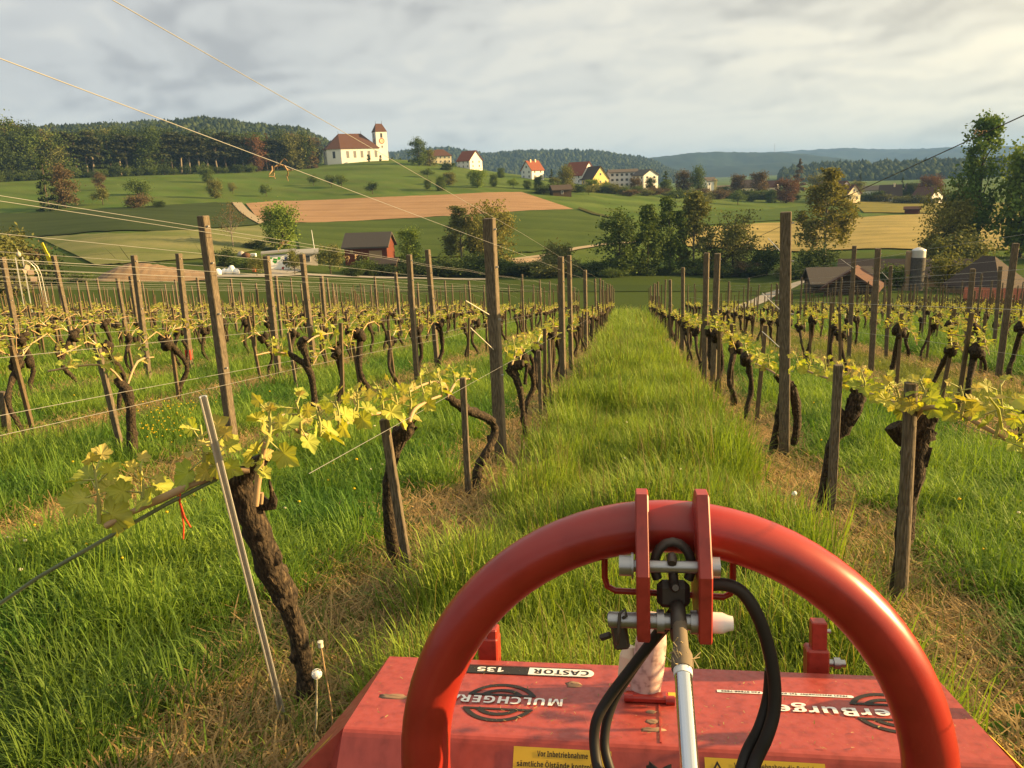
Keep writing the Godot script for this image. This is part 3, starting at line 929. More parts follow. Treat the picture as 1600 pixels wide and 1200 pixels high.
func hills() -> void:
	M.hill = mat(Color.WHITE, 1.0, {"vc": true, "spec": 0.1})
	# [name, nearest distance, crest distance, points of the crest, colour, relief]
	for h in [
		["wooded_hill", 640.0, 1300.0, [[-220, 262], [-60, 240], [60, 216], [150, 208], [250, 202], [330, 199], [400, 206], [470, 213], [520, 236], [570, 262], [640, 300]], Color(0.035, 0.052, 0.02), 9.0],
		["forest_ridge", 1500.0, 2600.0, [[480, 275], [560, 252], [600, 246], [690, 238], [760, 247], [820, 244], [920, 244], [965, 250], [1010, 256], [1060, 275]], Color(0.032, 0.05, 0.024), 12.0],
		["middle_ridge", 2500.0, 4200.0, [[900, 268], [960, 252], [1000, 248], [1090, 240], [1180, 239.5], [1240, 241], [1330, 250], [1420, 262]], Color(0.025, 0.04, 0.022), 16.0],
		["far_ridge", 4200.0, 6500.0, [[1080, 262], [1150, 246], [1190, 239], [1300, 233], [1380, 234], [1440, 232.5], [1500, 230], [1600, 228], [1800, 224], [2100, 220]], Color(0.026, 0.04, 0.026), 25.0],
		["low_wood", 1150.0, 1500.0, [[1220, 275], [1290, 268], [1360, 265.5], [1440, 264.5], [1500, 262], [1700, 258], [2000, 256]], Color(0.03, 0.045, 0.02), 6.0]]:
		var g := Geo.new()
		var pts: Array = h[3]
		var n := 150
		var rows := 30
		for j in rows + 1:
			var u := float(j) / rows
			var d: float = lerpf(h[1], h[2], u) if u <= 0.72 else lerpf(h[1], h[2], 0.72) + (u - 0.72) / 0.28 * (h[2] - h[1]) * 0.55
			for i in n + 1:
				var t := float(i) / n * (pts.size() - 1)
				var k := mini(int(t), pts.size() - 2)
				var px: float = lerpf(pts[k][0], pts[k + 1][0], t - k)
				var py := cubic_interpolate(pts[k][1], pts[k + 1][1], pts[maxi(k - 1, 0)][1], pts[mini(k + 2, pts.size() - 1)][1], t - k)
				var r := ray(px, py)
				var fl := sqrt(r.x * r.x + r.z * r.z)
				var crest: float = r.y / fl * lerpf(h[1], h[2], 0.72)
				var base := -24.0
				var v := clampf(u / 0.72, 0.0, 1.0)
				var prof := pow(sin(v * PI / 2), 1.4) if u <= 0.72 else cos((u - 0.72) / 0.28 * 1.2)
				var x: float = r.x / fl * d; var z: float = r.z / fl * d
				var fold := (noise.get_noise_2d(x * 0.0016 + 40.0, z * 0.0016)) * 0.28 * sin(v * PI) if u <= 0.72 else 0.0
				var y: float = lerpf(base, crest, clampf(prof + fold, 0.0, 1.0)) + noise.get_noise_2d(x * 0.02, z * 0.02) * h[5] * 0.35 * v
				g.col = Color(h[4]) * (1.0 + 0.5 * noise.get_noise_2d(x * 0.006, z * 0.006))
				g.vert(Vector3(x, y, z), Vector3.UP)
		for j in rows:
			for i in n:
				var o := j * (n + 1) + i
				g.tri_smooth(o, o + 1, o + n + 1)
				g.tri_smooth(o + 1, o + n + 2, o + n + 1)
		g.smooth_normals()
		structure(h[0], g, M.hill)
		if h[0] != "far_ridge" and h[0] != "middle_ridge":         # the wood that covers it
			var r := RandomNumberGenerator.new()
			r.seed = hash(h[0])
			var xs := []; var cols := []
			var size: float = {"wooded_hill": 7.0, "forest_ridge": 11.0, "low_wood": 11.0}[h[0]]
			for k in {"wooded_hill": 26000, "forest_ridge": 16000, "low_wood": 3000}[h[0]]:
				var j := r.randi() % rows
				if j < 3 and h[0] != "low_wood": continue
				var i := r.randi() % n
				var o := j * (n + 1) + i
				var p: Vector3 = g.v[o].lerp(g.v[o + 1], r.randf()).lerp(g.v[o + n + 1].lerp(g.v[o + n + 2], r.randf()), r.randf())
				var s := size * r.randf_range(0.6, 1.15)
				xs.append(Transform3D(Basis(Vector3.UP, r.randf() * TAU).scaled(Vector3(s * 0.55, s * r.randf_range(0.7, 1.1), s * 0.55)), p + Vector3(0, s * 0.2, 0)))
				var tone := r.randf()
				var c := Color(0.026, 0.042, 0.016).lerp(Color(0.05, 0.066, 0.024), tone) if r.randf() < 0.75 else Color(0.02, 0.032, 0.015)
				cols.append(c)
			var b := Geo.new()
			b.blob(Vector3.ZERO, Vector3(1, 1, 1), 5, 7, 0.3, r)
			many("forest", b.mesh(), M.hill, xs, cols, {"wooded_hill": "dark mixed forest covering the rounded hill behind the church", "forest_ridge": "forest covering the ridge behind the village houses", "low_wood": "low dark wood below the far blue ridge"}[h[0]], "forest")

func wire(label: String, pts: Array, r: float, m: Material, called := "trellis_wire") -> void:
	var g := Geo.new()
	var c := Vector3()
	for p in pts: c += p
	c /= pts.size()
	var q := []
	for p in pts: q.append(p - c)
	g.tube(q, [r], 5, true)
	var o := part(called, g, m)
	o.position = c
	tag(o, label, "wire", "trellis wires along the vine rows")

var posts := {}                                   # row -> [[foot, head, measured], ...]
var stakes := {}
func trellis() -> void:
	var seen := [[-4, 4, 402, 36, 575], [-5, 84, 400, 120, 560], [-4, 209, 399, 235, 612], [-4, 279, 396, 299, 590], [-2, 317, 337, 368, 720], [-3, 416, 400, 437, 600], [-3, 472, 397, 492, 580], [-2, 639, 398, 653, 610], [-2, 668, 390, 685, 585], [-1, 764, 341, 784, 735], [-1, 876, 401, 880, 608], [-1, 889, 399, 893, 588], [-1, 914, 422, 916, 555], [-3, 618, 425, 628, 538], [1, 1228, 331, 1226, 730], [1, 1121, 396, 1113, 615], [1, 1104, 395, 1100, 605], [1, 1067, 418, 1067, 560], [1, 1047, 437, 1048, 540], [2, 1372, 388, 1360, 595], [3, 1335, 384, 1326, 566], [3, 1392, 415, 1384, 568], [3, 1587, 380, 1558, 602], [3, 1520, 420, 1506, 580]]
	for s in seen:
		var r := ray(s[3], s[4])
		var t := -EYE / (r.y - SLOPE * r.z + CROSS * r.x)
		var foot := r * t
		var head := at_z(s[1], s[2], foot.z)
		if not posts.has(s[0]): posts[s[0]] = []
		posts[s[0]].append([foot, head])
	for k in range(-17, 13):
		if k == 0: continue
		if not posts.has(k): posts[k] = []
		var have: Array = posts[k]
		var z := -5.0 - rng.randf() * 5.0
		for p in have: z = minf(z, p[0].z - 6.0)
		if have.is_empty(): z = minf(z, -absf(row_x(k)) * 1.1)
		while z > row_end(k):
			var foot := on(row_x(k) + rng.randf_range(-0.05, 0.05), z)
			have.append([foot, foot + Vector3(rng.randf_range(-0.05, 0.05), rng.randf_range(2.0, 2.2), rng.randf_range(-0.05, 0.05))])
			z -= rng.randf_range(4.3, 5.4)
		have.sort_custom(func(a, b): return a[0].z > b[0].z)
		var i := 0
		for p in have:
			var foot: Vector3 = p[0]; var head: Vector3 = p[1]
			if foot.z > -0.8:
				continue
			var label := "weathered wooden post, %s from the front, %s" % [nth(i), row_name(k)]
			if k == -4 and i == 1: label = "square wooden post with a red painted band near its foot"
			var o := thing("trellis_post", label, "post", foot, 0.0, "tall trellis posts")
			var g := Geo.new()
			var w := rng.randf_range(0.072, 0.09) if -foot.z < 24.0 else rng.randf_range(0.05, 0.07)
			var yaw := rng.randf_range(0.1, 0.3)
			g.bar(Vector3(0, -0.15, 0), head - foot, w, w, 0.006, Vector3(cos(yaw), 0, sin(yaw)))
			part("shaft", g, M.post, o)
			if -foot.z < 30.0:                       # the wire clips nailed to its edges
				var up := (head - foot)
				for c in 4:
					var h: float = [0.4, 0.62, 0.82, 0.96][c]
					var cl := Geo.new()
					cl.box(Transform3D(Basis(), up * h + Vector3(w * 0.5 + 0.006, 0, w * 0.3)), Vector3(0.02, 0.012, 0.02))
					part("wire_clip", cl, M.wire, o)
			if k == -4 and i == 1:
				var b := Geo.new()
				var d := (head - foot).normalized()
				b.bar(d * 0.34, d * 0.52, w + 0.008, w + 0.008)
				part("red_band", b, M.red_paint, o)
			i += 1
		# the wires of this row
		if k < -9 or k > 6: continue
		var names := {2.08: "top wire", 1.84: "second wire", 1.45: "middle wire", 0.92: "cane wire", 0.8: "lowest wire"}
		var hs := [2.10, 1.895, 0.92] if k == -1 else [2.05, 2.02, 1.7, 0.84, 0.73] if k == -2 else [2.11, 1.45, 0.98] if k == 1 else [2.08, 1.75, 0.92]
		for h in hs:
			var pts := []
			var zz := (-2.3 if h < 1.0 and k == -1 else 1.2) if absi(k) < 3 else -absf(row_x(k)) * 0.85
			var n := 0
			while zz > row_end(k):
				var sag := 0.025 if n % 2 == 1 and n > 3 else 0.0
				pts.append(Vector3(row_x(k) + 0.05, land(row_x(k), zz) + h - sag + rng.randf_range(-0.012, 0.012) * (1.0 if n > 2 else 0.1), zz))
				zz -= 3.0
				n += 1
			var which: String = "lower strand of the double top wire" if h == 2.02 else "top wire" if h > 2.0 else "second wire from the top" if h > 1.65 else "middle wire" if h > 1.2 else "wire that carries the vine canes" if h > 0.87 else "upper strand of the low double wire" if h > 0.8 else "lowest wire"
			wire("%s of the %s" % [which, row_name(k)], pts, 0.0022 if k == 1 and h > 2.0 else 0.0011 if absi(k) == 1 else 0.0017 if absi(k) == 2 else 0.0024, M.dark_wire if k == 1 and (h < 1.0 or h > 2.0) else M.wire)

func vineyard() -> void:
	# the near vines, each as it grows
	own_vine("gnarled old vine with cracked bark behind the bright steel stake, nearest on the left", [[[-2.16, 478, 1150, 0.040], [-2.14, 476, 1050, 0.038], [-2.1, 452, 950, 0.044], [-2.05, 425, 885, 0.058], [-2.0, 396, 815, 0.052], [-1.98, 372, 748, 0.046]], [[-2.0, 385, 770, 0.045], [-2.0, 425, 790, 0.02], [-2.0, 420, 745, 0.0]], [[-1.98, 372, 752, 0.04], [-1.98, 400, 728, 0.032], [-1.98, 425, 705, 0.012]]],
		[[[-1.98, 390, 735, 0.008], [-1.96, 350, 738, 0.0085], [-1.94, 300, 757, 0.009], [-1.92, 250, 780, 0.009], [-1.9, 200, 803, 0.008], [-1.88, 165, 822, 0.007]], [[-1.99, 400, 790, 0.008], [-1.99, 404, 745, 0.0085], [-1.99, 410, 715, 0.007], [-1.98, 415, 690, 0.005]], [[-2.05, 408, 787, 0.006], [-2.05, 409, 770, 0.005]], [[-2.3, 430, 660, 0.006], [-2.5, 445, 650, 0.007], [-2.6, 465, 674, 0.007], [-2.7, 486, 682, 0.006]]],
		[[155, 818, -1.89, 0.17, 0.085, 9], [222, 793, -1.91, 0.12, 0.06, 8], [345, 735, -1.96, 0.10, 0.06, 7], [318, 750, -1.95, 0.16, 0.075, 7], [415, 700, -1.98, 0.1, 0.07, 10], [400, 735, -1.97, 0.05, 0.045, 5], [470, 678, -2.6, 0.13, 0.075, 9], [500, 682, -2.75, 0.11, 0.075, 8]], 71)
	own_vine("vine with a dark knobbly head and fresh shoots, second on the left of the aisle", [[[-3.5, 645, 918, 0.05], [-3.5, 618, 860, 0.035], [-3.5, 606, 790, 0.035], [-3.5, 612, 720, 0.045], [-3.5, 628, 672, 0.065]], [[-3.52, 632, 930, 0.02], [-3.5, 604, 830, 0.018], [-3.5, 608, 740, 0.02]], [[-3.5, 628, 680, 0.06], [-3.5, 642, 660, 0.04]]],
		[[[-3.5, 632, 670, 0.009], [-3.45, 620, 650, 0.009], [-3.35, 590, 646, 0.0085], [-3.2, 560, 652, 0.008], [-3.0, 530, 668, 0.006]], [[-3.5, 640, 660, 0.008], [-3.6, 648, 640, 0.008], [-3.8, 670, 626, 0.007], [-4.0, 690, 618, 0.006]]],
		[[530, 668, -3.0, 0.14, 0.075, 9], [555, 655, -3.15, 0.13, 0.07, 9], [600, 648, -3.4, 0.15, 0.07, 10], [620, 650, -3.5, 0.15, 0.065, 10], [640, 650, -3.6, 0.14, 0.06, 8], [662, 632, -3.75, 0.11, 0.06, 8], [690, 620, -4.0, 0.12, 0.055, 8]], 72)
	own_vine("contorted S-shaped vine beside its thin stake, third on the left of the aisle", [[[-5.15, 752, 790, 0.05], [-5.15, 745, 745, 0.042], [-5.2, 758, 710, 0.042], [-5.3, 772, 680, 0.04], [-5.3, 768, 658, 0.04], [-5.2, 742, 645, 0.042], [-5.1, 722, 636, 0.04], [-5.0, 700, 620, 0.035]], [[-5.15, 750, 745, 0.02], [-5.2, 744, 725, 0.014], [-5.2, 752, 712, 0.01]]],
		[[[-5.0, 700, 622, 0.009], [-4.9, 694, 600, 0.009], [-4.8, 670, 598, 0.008], [-4.6, 640, 612, 0.006]], [[-5.0, 700, 620, 0.008], [-5.4, 715, 595, 0.008], [-5.9, 735, 592, 0.006]]],
		[[690, 606, -4.95, 0.12, 0.055, 9], [672, 602, -4.8, 0.12, 0.055, 8], [710, 598, -5.3, 0.12, 0.05, 7], [735, 594, -5.8, 0.12, 0.05, 7]], 73)
	own_vine("vine with a leaning trunk behind the tall post, fourth on the left of the aisle", [[[-7.1, 828, 690, 0.045], [-7.1, 818, 655, 0.035], [-7.1, 814, 618, 0.035], [-7.1, 806, 590, 0.045], [-7.1, 796, 574, 0.07]], [[-7.1, 796, 575, 0.07], [-7.1, 818, 568, 0.05]], [[-7.1, 820, 600, 0.02], [-7.1, 824, 570, 0.02]]],
		[[[-7.1, 800, 570, 0.009], [-7.3, 808, 548, 0.008], [-7.6, 820, 545, 0.006]]], [[790, 560, -7.0, 0.14, 0.06, 8], [805, 556, -7.2, 0.16, 0.06, 9], [818, 548, -7.5, 0.14, 0.06, 8], [832, 545, -7.8, 0.14, 0.06, 8]], 74)
	own_vine("stout vine with shaggy bark behind a round greenish stake, nearest on the right", [[[-3.46, 1395, 960, 0.05], [-3.46, 1410, 860, 0.042], [-3.46, 1420, 780, 0.05], [-3.46, 1430, 710, 0.062], [-3.46, 1440, 668, 0.07], [-3.46, 1462, 645, 0.03]], [[-3.46, 1420, 690, 0.07], [-3.46, 1396, 664, 0.05]], [[-3.46, 1428, 690, 0.07], [-3.46, 1452, 668, 0.05]]],
		[[[-3.46, 1430, 655, 0.009], [-3.4, 1445, 638, 0.009], [-3.2, 1485, 640, 0.008], [-3.0, 1540, 668, 0.007], [-2.9, 1600, 702, 0.006]], [[-3.46, 1420, 655, 0.009], [-3.7, 1400, 630, 0.008], [-4.1, 1360, 615, 0.006]]],
		[[1555, 685, -2.95, 0.2, 0.08, 11], [1500, 655, -3.1, 0.13, 0.07, 10], [1445, 640, -3.4, 0.13, 0.065, 12], [1400, 640, -3.6, 0.13, 0.062, 12], [1378, 628, -3.9, 0.13, 0.062, 12], [1350, 618, -4.2, 0.14, 0.062, 12], [1425, 636, -3.5, 0.1, 0.05, 7], [1590, 700, -2.9, 0.12, 0.06, 6]], 75)
	own_vine("dark leaning vine behind a narrow square stake, second on the right of the aisle", [[[-4.86, 1282, 745, 0.055], [-4.86, 1300, 700, 0.05], [-4.86, 1322, 665, 0.06], [-4.86, 1338, 630, 0.07], [-4.86, 1342, 605, 0.05]], [[-4.86, 1320, 668, 0.05], [-4.86, 1308, 640, 0.04]]],
		[[[-4.86, 1340, 605, 0.009], [-4.9, 1320, 598, 0.008], [-5.2, 1290, 590, 0.007], [-5.5, 1262, 580, 0.006]]],
		[[1330, 600, -4.9, 0.13, 0.055, 8], [1310, 598, -5.0, 0.14, 0.055, 9], [1285, 590, -5.3, 0.14, 0.055, 9], [1262, 582, -5.5, 0.14, 0.055, 9], [1245, 578, -5.8, 0.13, 0.055, 8]], 76)
	own_vine("vine with two dark trunks around the tall post, third on the right of the aisle", [[[-6.75, 1200, 722, 0.05], [-6.75, 1212, 680, 0.042], [-6.75, 1218, 640, 0.042], [-6.75, 1226, 600, 0.06]], [[-6.8, 1240, 695, 0.045], [-6.8, 1246, 655, 0.04], [-6.8, 1240, 610, 0.05], [-6.8, 1228, 596, 0.05]], [[-6.75, 1226, 602, 0.04], [-6.75, 1210, 586, 0.02]]],
		[[[-6.75, 1226, 595, 0.009], [-6.9, 1205, 580, 0.008], [-7.2, 1180, 568, 0.006]]],
		[[1220, 585, -6.8, 0.14, 0.06, 8], [1200, 578, -7.0, 0.15, 0.06, 9], [1180, 570, -7.3, 0.15, 0.06, 9]], 77)
	own_vine("forked vine with a thick leaning arm in the second row left of the aisle", [[[-7.3, 494, 680, 0.05], [-7.3, 491, 625, 0.045], [-7.3, 486, 585, 0.045], [-7.3, 466, 562, 0.04], [-7.3, 448, 552, 0.035]], [[-7.3, 486, 588, 0.04], [-7.3, 478, 555, 0.04], [-7.3, 472, 538, 0.06], [-7.3, 478, 528, 0.04]]],
		[[[-7.3, 448, 552, 0.008], [-7.2, 425, 550, 0.007], [-7.0, 400, 555, 0.006]], [[-7.3, 480, 535, 0.008], [-7.5, 495, 525, 0.007], [-7.9, 520, 520, 0.006]]],
		[[425, 552, -7.2, 0.15, 0.06, 8], [440, 552, -7.3, 0.14, 0.06, 7], [500, 528, -7.6, 0.15, 0.06, 7], [520, 522, -7.9, 0.15, 0.06, 7]], 78)
	own_vine("dark upright vine with a leaning stake, second row left, above the bright steel stake", [[[-5.75, 212, 735, 0.055], [-5.75, 206, 680, 0.05], [-5.75, 203, 630, 0.05], [-5.75, 196, 605, 0.06]], [[-5.75, 196, 608, 0.05], [-5.75, 182, 592, 0.04]]],
		[[[-5.75, 190, 595, 0.008], [-5.7, 170, 575, 0.008], [-5.6, 140, 570, 0.007], [-5.5, 75, 580, 0.006]], [[-5.75, 200, 600, 0.008], [-6.0, 215, 565, 0.008], [-6.4, 240, 558, 0.006]]],
		[[160, 575, -5.65, 0.18, 0.065, 9], [182, 580, -5.7, 0.2, 0.065, 10], [110, 575, -5.5, 0.13, 0.065, 8], [225, 562, -6.2, 0.15, 0.06, 8]], 79)
	var proto := []
	var kinds := []
	for s in 10: kinds.append(vine_pieces(900 + s, s < 5))
	# all the others, in their rows
	var spots := []
	for k in range(-17, 13):
		if k == 0: continue
		var z := -8.4 if absi(k) == 1 else -8.8 if k == -2 else -6.3 if k == 2 else -6.9
		while z > row_end(k) + 2.0:
			var x := row_x(k)
			var az := rad_to_deg(atan2(x, -z))
			if az > -43.0 and az < 28.0 and not (k == -2 and z > -8.7) and rng.randf() < 0.94:
				spots.append([k, x + rng.randf_range(-0.06, 0.06), z + rng.randf_range(-0.2, 0.2)])
			z -= 1.27
	var beside := []                                  # the same rows go on beside the tractor, to the right of the view
	for k in range(1, 9):
		var z := -2.15 if k == 1 else -5.3
		if k > 2: z = -6.9 + 1.27
		while z < 3.0:
			if rad_to_deg(atan2(row_x(k), -z)) > 28.0: beside.append(Transform3D(Basis(Vector3.UP, PI * (rng.randi() % 2)), on(row_x(k), z)))
			z += 1.27
	spots.sort_custom(func(a, b): return a[1] * a[1] + a[2] * a[2] < b[1] * b[1] + b[2] * b[2])
	var tally := {}
	var rest := {}
	var rest_stakes := []
	var n_stakes := 0
	for i in spots.size():
		var s: Array = spots[i]
		var k: int = s[0]
		var kind := rng.randi() % 5 + (0 if i < 60 else 5)
		var at := on(s[1], s[2])
		var turned := Transform3D(Basis(Vector3.UP, PI if rng.randf() < 0.5 else 0.0).scaled(Vector3.ONE * rng.randf_range(0.92, 1.1)), at)
		if i < 288:
			tally[k] = tally.get(k, 0) + 1
			var label := "gnarled vine with yellow-green shoots, %s further along the %s" % [nth(tally[k] - 1), row_name(k)]
			if proto.size() <= kind or proto[kind] == null:
				while proto.size() <= kind: proto.append(null)
				proto[kind] = vine_from(kinds[kind], label, at)
				proto[kind].transform = turned
			else:
				copy(proto[kind], label, turned, "grapevines in the vineyard rows")
		else:
			if not rest.has(kind): rest[kind] = []
			rest[kind].append(turned)
		if rng.randf() < 0.75:
			var lean := Vector3(rng.randf_range(-0.1, 0.1), rng.randf_range(0.95, 1.35) if i < 170 else rng.randf_range(1.2, 2.05), rng.randf_range(-0.1, 0.1))
			var foot := at + Vector3(rng.randf_range(-0.06, 0.06), 0, rng.randf_range(-0.14, 0.14))
			var b := Basis(Quaternion(Vector3.UP, lean.normalized())).scaled(Vector3(1, lean.y, 1))
			if n_stakes < 280:
				n_stakes += 1
				add_stake("thin wooden stake, %s along the %s", k, Transform3D(b, foot))
			else: rest_stakes.append(Transform3D(b, foot))
	if not rest.has(6): rest[6] = []
	rest[6].append_array(beside)
	for kind in rest:
		var p: Dictionary = kinds[kind]
		many("distant_vines", p.trunk.mesh(), M.bark, rest[kind], [], "dark vine trunks massed together in the far rows", "vines")
		var lv: Geo = p.leaves
		many("distant_vine_leaves", lv.mesh(), M.vine_leaf, rest[kind], [], "yellow-green young vine leaves massed along the far rows", "vine leaves")
	many("distant_stakes", stake_mesh(), M.stake, rest_stakes, [], "thin wooden stakes massed together in the far vine rows", "stakes")
	# measured stakes of the near vines
	for s in [["wooden stake with a cut top beside the second vine on the left, cracked and leaning", 600, 655, 645, 925, 0.042, false], ["thin grey stake in front of the S-shaped vine", 723, 590, 733, 797, 0.04, false], ["round greenish stake in front of the shaggy vine nearest on the right", 1424, 598, 1406, 972, 0.058, true], ["narrow square stake of the second vine on the right", 1310, 570, 1297, 830, 0.05, false], ["leaning wooden stake in front of the dark upright vine far left", 153, 545, 196, 725, 0.05, false], ["pale stake cut off by the left edge of the view", 4, 612, 12, 694, 0.07, false], ["grey stake left of the forked vine", 450, 520, 466, 620, 0.04, false], ["round stake lit on its right side, behind the fourth vine on the left", 858, 530, 862, 655, 0.04, true], ["thin stake just past the fourth vine on the left", 842, 548, 846, 672, 0.04, false]]:
		var r := ray(s[3], s[4])
		var foot := r * (-EYE / (r.y - SLOPE * r.z + CROSS * r.x))
		var head := at_z(s[1], s[2], foot.z)
		var g := Geo.new()
		if s[6]: g.tube([Vector3(0, -0.1, 0), (head - foot) * 0.5, head - foot], [s[5] * 0.52, s[5] * 0.5, s[5] * 0.48], 12, true)
		else: g.bar(Vector3(0, -0.1, 0), head - foot, s[5], s[5] * 0.8, 0.004)
		var o := part("vine_stake", g, M.post)
		o.position = foot
		tag(o, s[0], "stake", "wooden stakes beside vines")
	# the galvanised profile stake in front
	var foot := at_z(450, 1150, -2.12)
	var head := at_z(317, 618, -1.86)
	var up := (head - foot).normalized()
	var ms := thing("metal_stake", "bright galvanised ribbed steel stake leaning against the nearest vine on the left", "stake", foot)
	var x := up.cross(Vector3(0.5, 0, 1)).normalized()
	var zz := x.cross(up)
	for e in [[-0.0075, 0.006, "rib"], [0.0, 0.0, "web"], [0.0075, 0.006, "rib"]]:
		var g := Geo.new()
		g.bar(x * e[0] + zz * e[1] - up * 0.1, x * e[0] + zz * e[1] + (head - foot), 0.005 if e[2] == "rib" else 0.014, 0.009 if e[2] == "rib" else 0.003, 0.001, x)
		part(e[2], g, M.metal, ms)
	# green tying tube and the red string
	var tube := []
	for p in [[345, 745, -1.96], [260, 788, -1.92], [165, 842, -1.88], [60, 902, -1.84], [-60, 985, -1.8]]: tube.append(at_z(p[0], p[1], p[2]))
	wire("greenish rod under the tan cane of the nearest vine on the left", tube, 0.006, mat(lin(0.13, 0.15, 0.08), 0.6), "support_rod")
	var str_at := at_z(276, 768, -1.93)
	var so := thing("red_string", "red twine hanging from the tan cane at the lower left", "string", str_at)
	for e in [[[0, 0, 0], [0.006, -0.05, 0], [0.012, -0.1, 0.01], [0.004, -0.14, 0.01]], [[0.012, 0.005, 0], [0.008, -0.03, 0.004], [0.015, -0.075, 0.004], [0.026, -0.108, 0.0]]]:
		var g := Geo.new()
		var pp := []
		for q in e: pp.append(Vector3(q[0], q[1], q[2]))
		g.tube(pp, [0.0025], 5, true)
		part("strand", g, M.orange_string, so)
	# the light wires that run up to the tall posts
	var i := 0
	for w in [[728, 470, 765, 492, -5.8, -6.25, "upper pale tie left of the tall post on the left of the aisle"], [735, 512, 771, 546, -5.8, -6.25, "lower pale tie left of the tall post on the left of the aisle"], [1191, 458, 1227, 492, -7.3, -6.8, "upper pale tie left of the tall post on the right of the aisle"], [1191, 518, 1224, 548, -7.3, -6.8, "lower pale tie left of the tall post on the right of the aisle"], [1314, 405, 1334, 419, -19.0, -18.0, "pale tie at a post in the third row right"], [1378, 425, 1390, 438, -18.6, -18.0, "short pale tie at a post in the third row right"], [1200, 372, 1228, 402, -7.3, -6.8, "topmost pale tie left of the tall post on the right"]]:
		wire(w[6], [at_z(w[0], w[1], w[4]), at_z(w[2], w[3], w[5])], 0.004, mat(lin(0.6, 0.56, 0.48), 0.6), "tie_wire")
	# dry tendrils that hang from the wires
	var hang := [[425, 259, -2.3, 0.055, "tangle of dry tan tendrils hanging on the wire left of the church"], [1528, 205, -3.35, 0.03, "dry tendrils knotted on the wire in front of the poplar"], [440, 378, -6.95, 0.09, "dry cane bits hanging from the wire above the playground"], [548, 400, -9.5, 0.12, "dry tendril bits hanging in front of the old barn"], [733, 340, -5.2, 0.04, "small dry knot on the wire left of the tall post"]]
	for h in hang:
		var at := at_z(h[0], h[1], h[2])
		var r := RandomNumberGenerator.new()
		r.seed = hash(h[4])
		var o := thing("dry_tendril", h[4], "dry tendril", at)
		for k in 5:
			var g := Geo.new()
			var pp := []
			var q = Vector3(r.randf_range(-0.5, 0.7), r.randf_range(-0.02, 0.06), r.randf_range(-0.1, 0.1)) * h[3]
			for s in 6:
				pp.append(q)
				q += Vector3(r.randf_range(-0.25, 0.25), r.randf_range(-0.30, 0.20), r.randf_range(-0.2, 0.2)) * h[3]
			g.tube(pp, [h[3] * 0.035, h[3] * 0.05, h[3] * 0.03, h[3] * 0.035, h[3] * 0.025, h[3] * 0.02], 5, true)
			part("twig", g, M.dry_twig, o)
	# yellow ribbon on a post far left
	var rb := Geo.new()
	var ra := at_z(74, 400, -16.8)
	rb.bar(Vector3(0.05, -0.2, 0), Vector3(0, 0.05, 0), 0.09, 0.02)
	rb.bar(Vector3(0, 0.05, 0), Vector3(-0.08, 0.3, 0), 0.06, 0.02)
	var ro := part("ribbon", rb, M.yellow)
	ro.position = ra
	tag(ro, "yellow ribbon on a wire beside a post far left", "ribbon")
	# the far block of vines on the right: many slim stakes
	var xs := []
	var ls := []; var lc := []
	var r2 := RandomNumberGenerator.new()
	r2.seed = 88
	for row in 16:
		for k in 26:
			var p := Vector3(14.0 + k * 1.35 + r2.randf_range(-0.2, 0.2) + row * 0.4, 0, -46.0 - row * 2.6 + k * 0.15)
			if p.x / -p.z < 0.27 or p.x / -p.z > 0.6: continue
			p.y = land(p.x, p.z)
			var t := Transform3D(Basis().scaled(Vector3(0.9, r2.randf_range(1.5, 1.9), 0.9)), p)
			if xs.size() < 1000: xs.append(t)
			ls.append(Transform3D(Basis(Vector3.UP, r2.randf() * TAU), p)); lc.append(Color(1, 1, 1))
	for k in mini(xs.size(), 18): add_stake("slim stake, %s along the near edge of the far right vine block", 99, xs[k])
	many("far_block_stakes", stake_mesh(), M.stake, xs.slice(18), [], "slim stakes massed in the far vine block on the right, before the farm roofs", "stakes")
	var pc: Dictionary = kinds[7]
	many("far_block_leaves", pc.leaves.mesh(), M.vine_leaf, ls, [], "young leaves massed in the far vine block on the right", "vine leaves")
	many("far_block_vines", pc.trunk.mesh(), M.bark, ls, [], "vine trunks massed in the far vine block on the right", "vines")

var stake_proto: Mesh
var stake_tally := {}
func stake_mesh() -> Mesh:
	if stake_proto == null:
		var g := Geo.new()
		g.bar(Vector3(0, -0.1, 0), Vector3(0, 1, 0), 0.042, 0.036, 0.003)
		stake_proto = g.mesh()
	return stake_proto

func add_stake(label: String, k: int, at: Transform3D) -> void:
	stake_tally[k] = stake_tally.get(k, 0) + 1
	var o := part("vine_stake", stake_mesh(), M.stake)
	o.transform = at
	tag(o, label % ([nth(stake_tally[k] - 1), row_name(k)] if k != 99 else [nth(stake_tally[k] - 1)]), "stake", "wooden stakes beside vines")

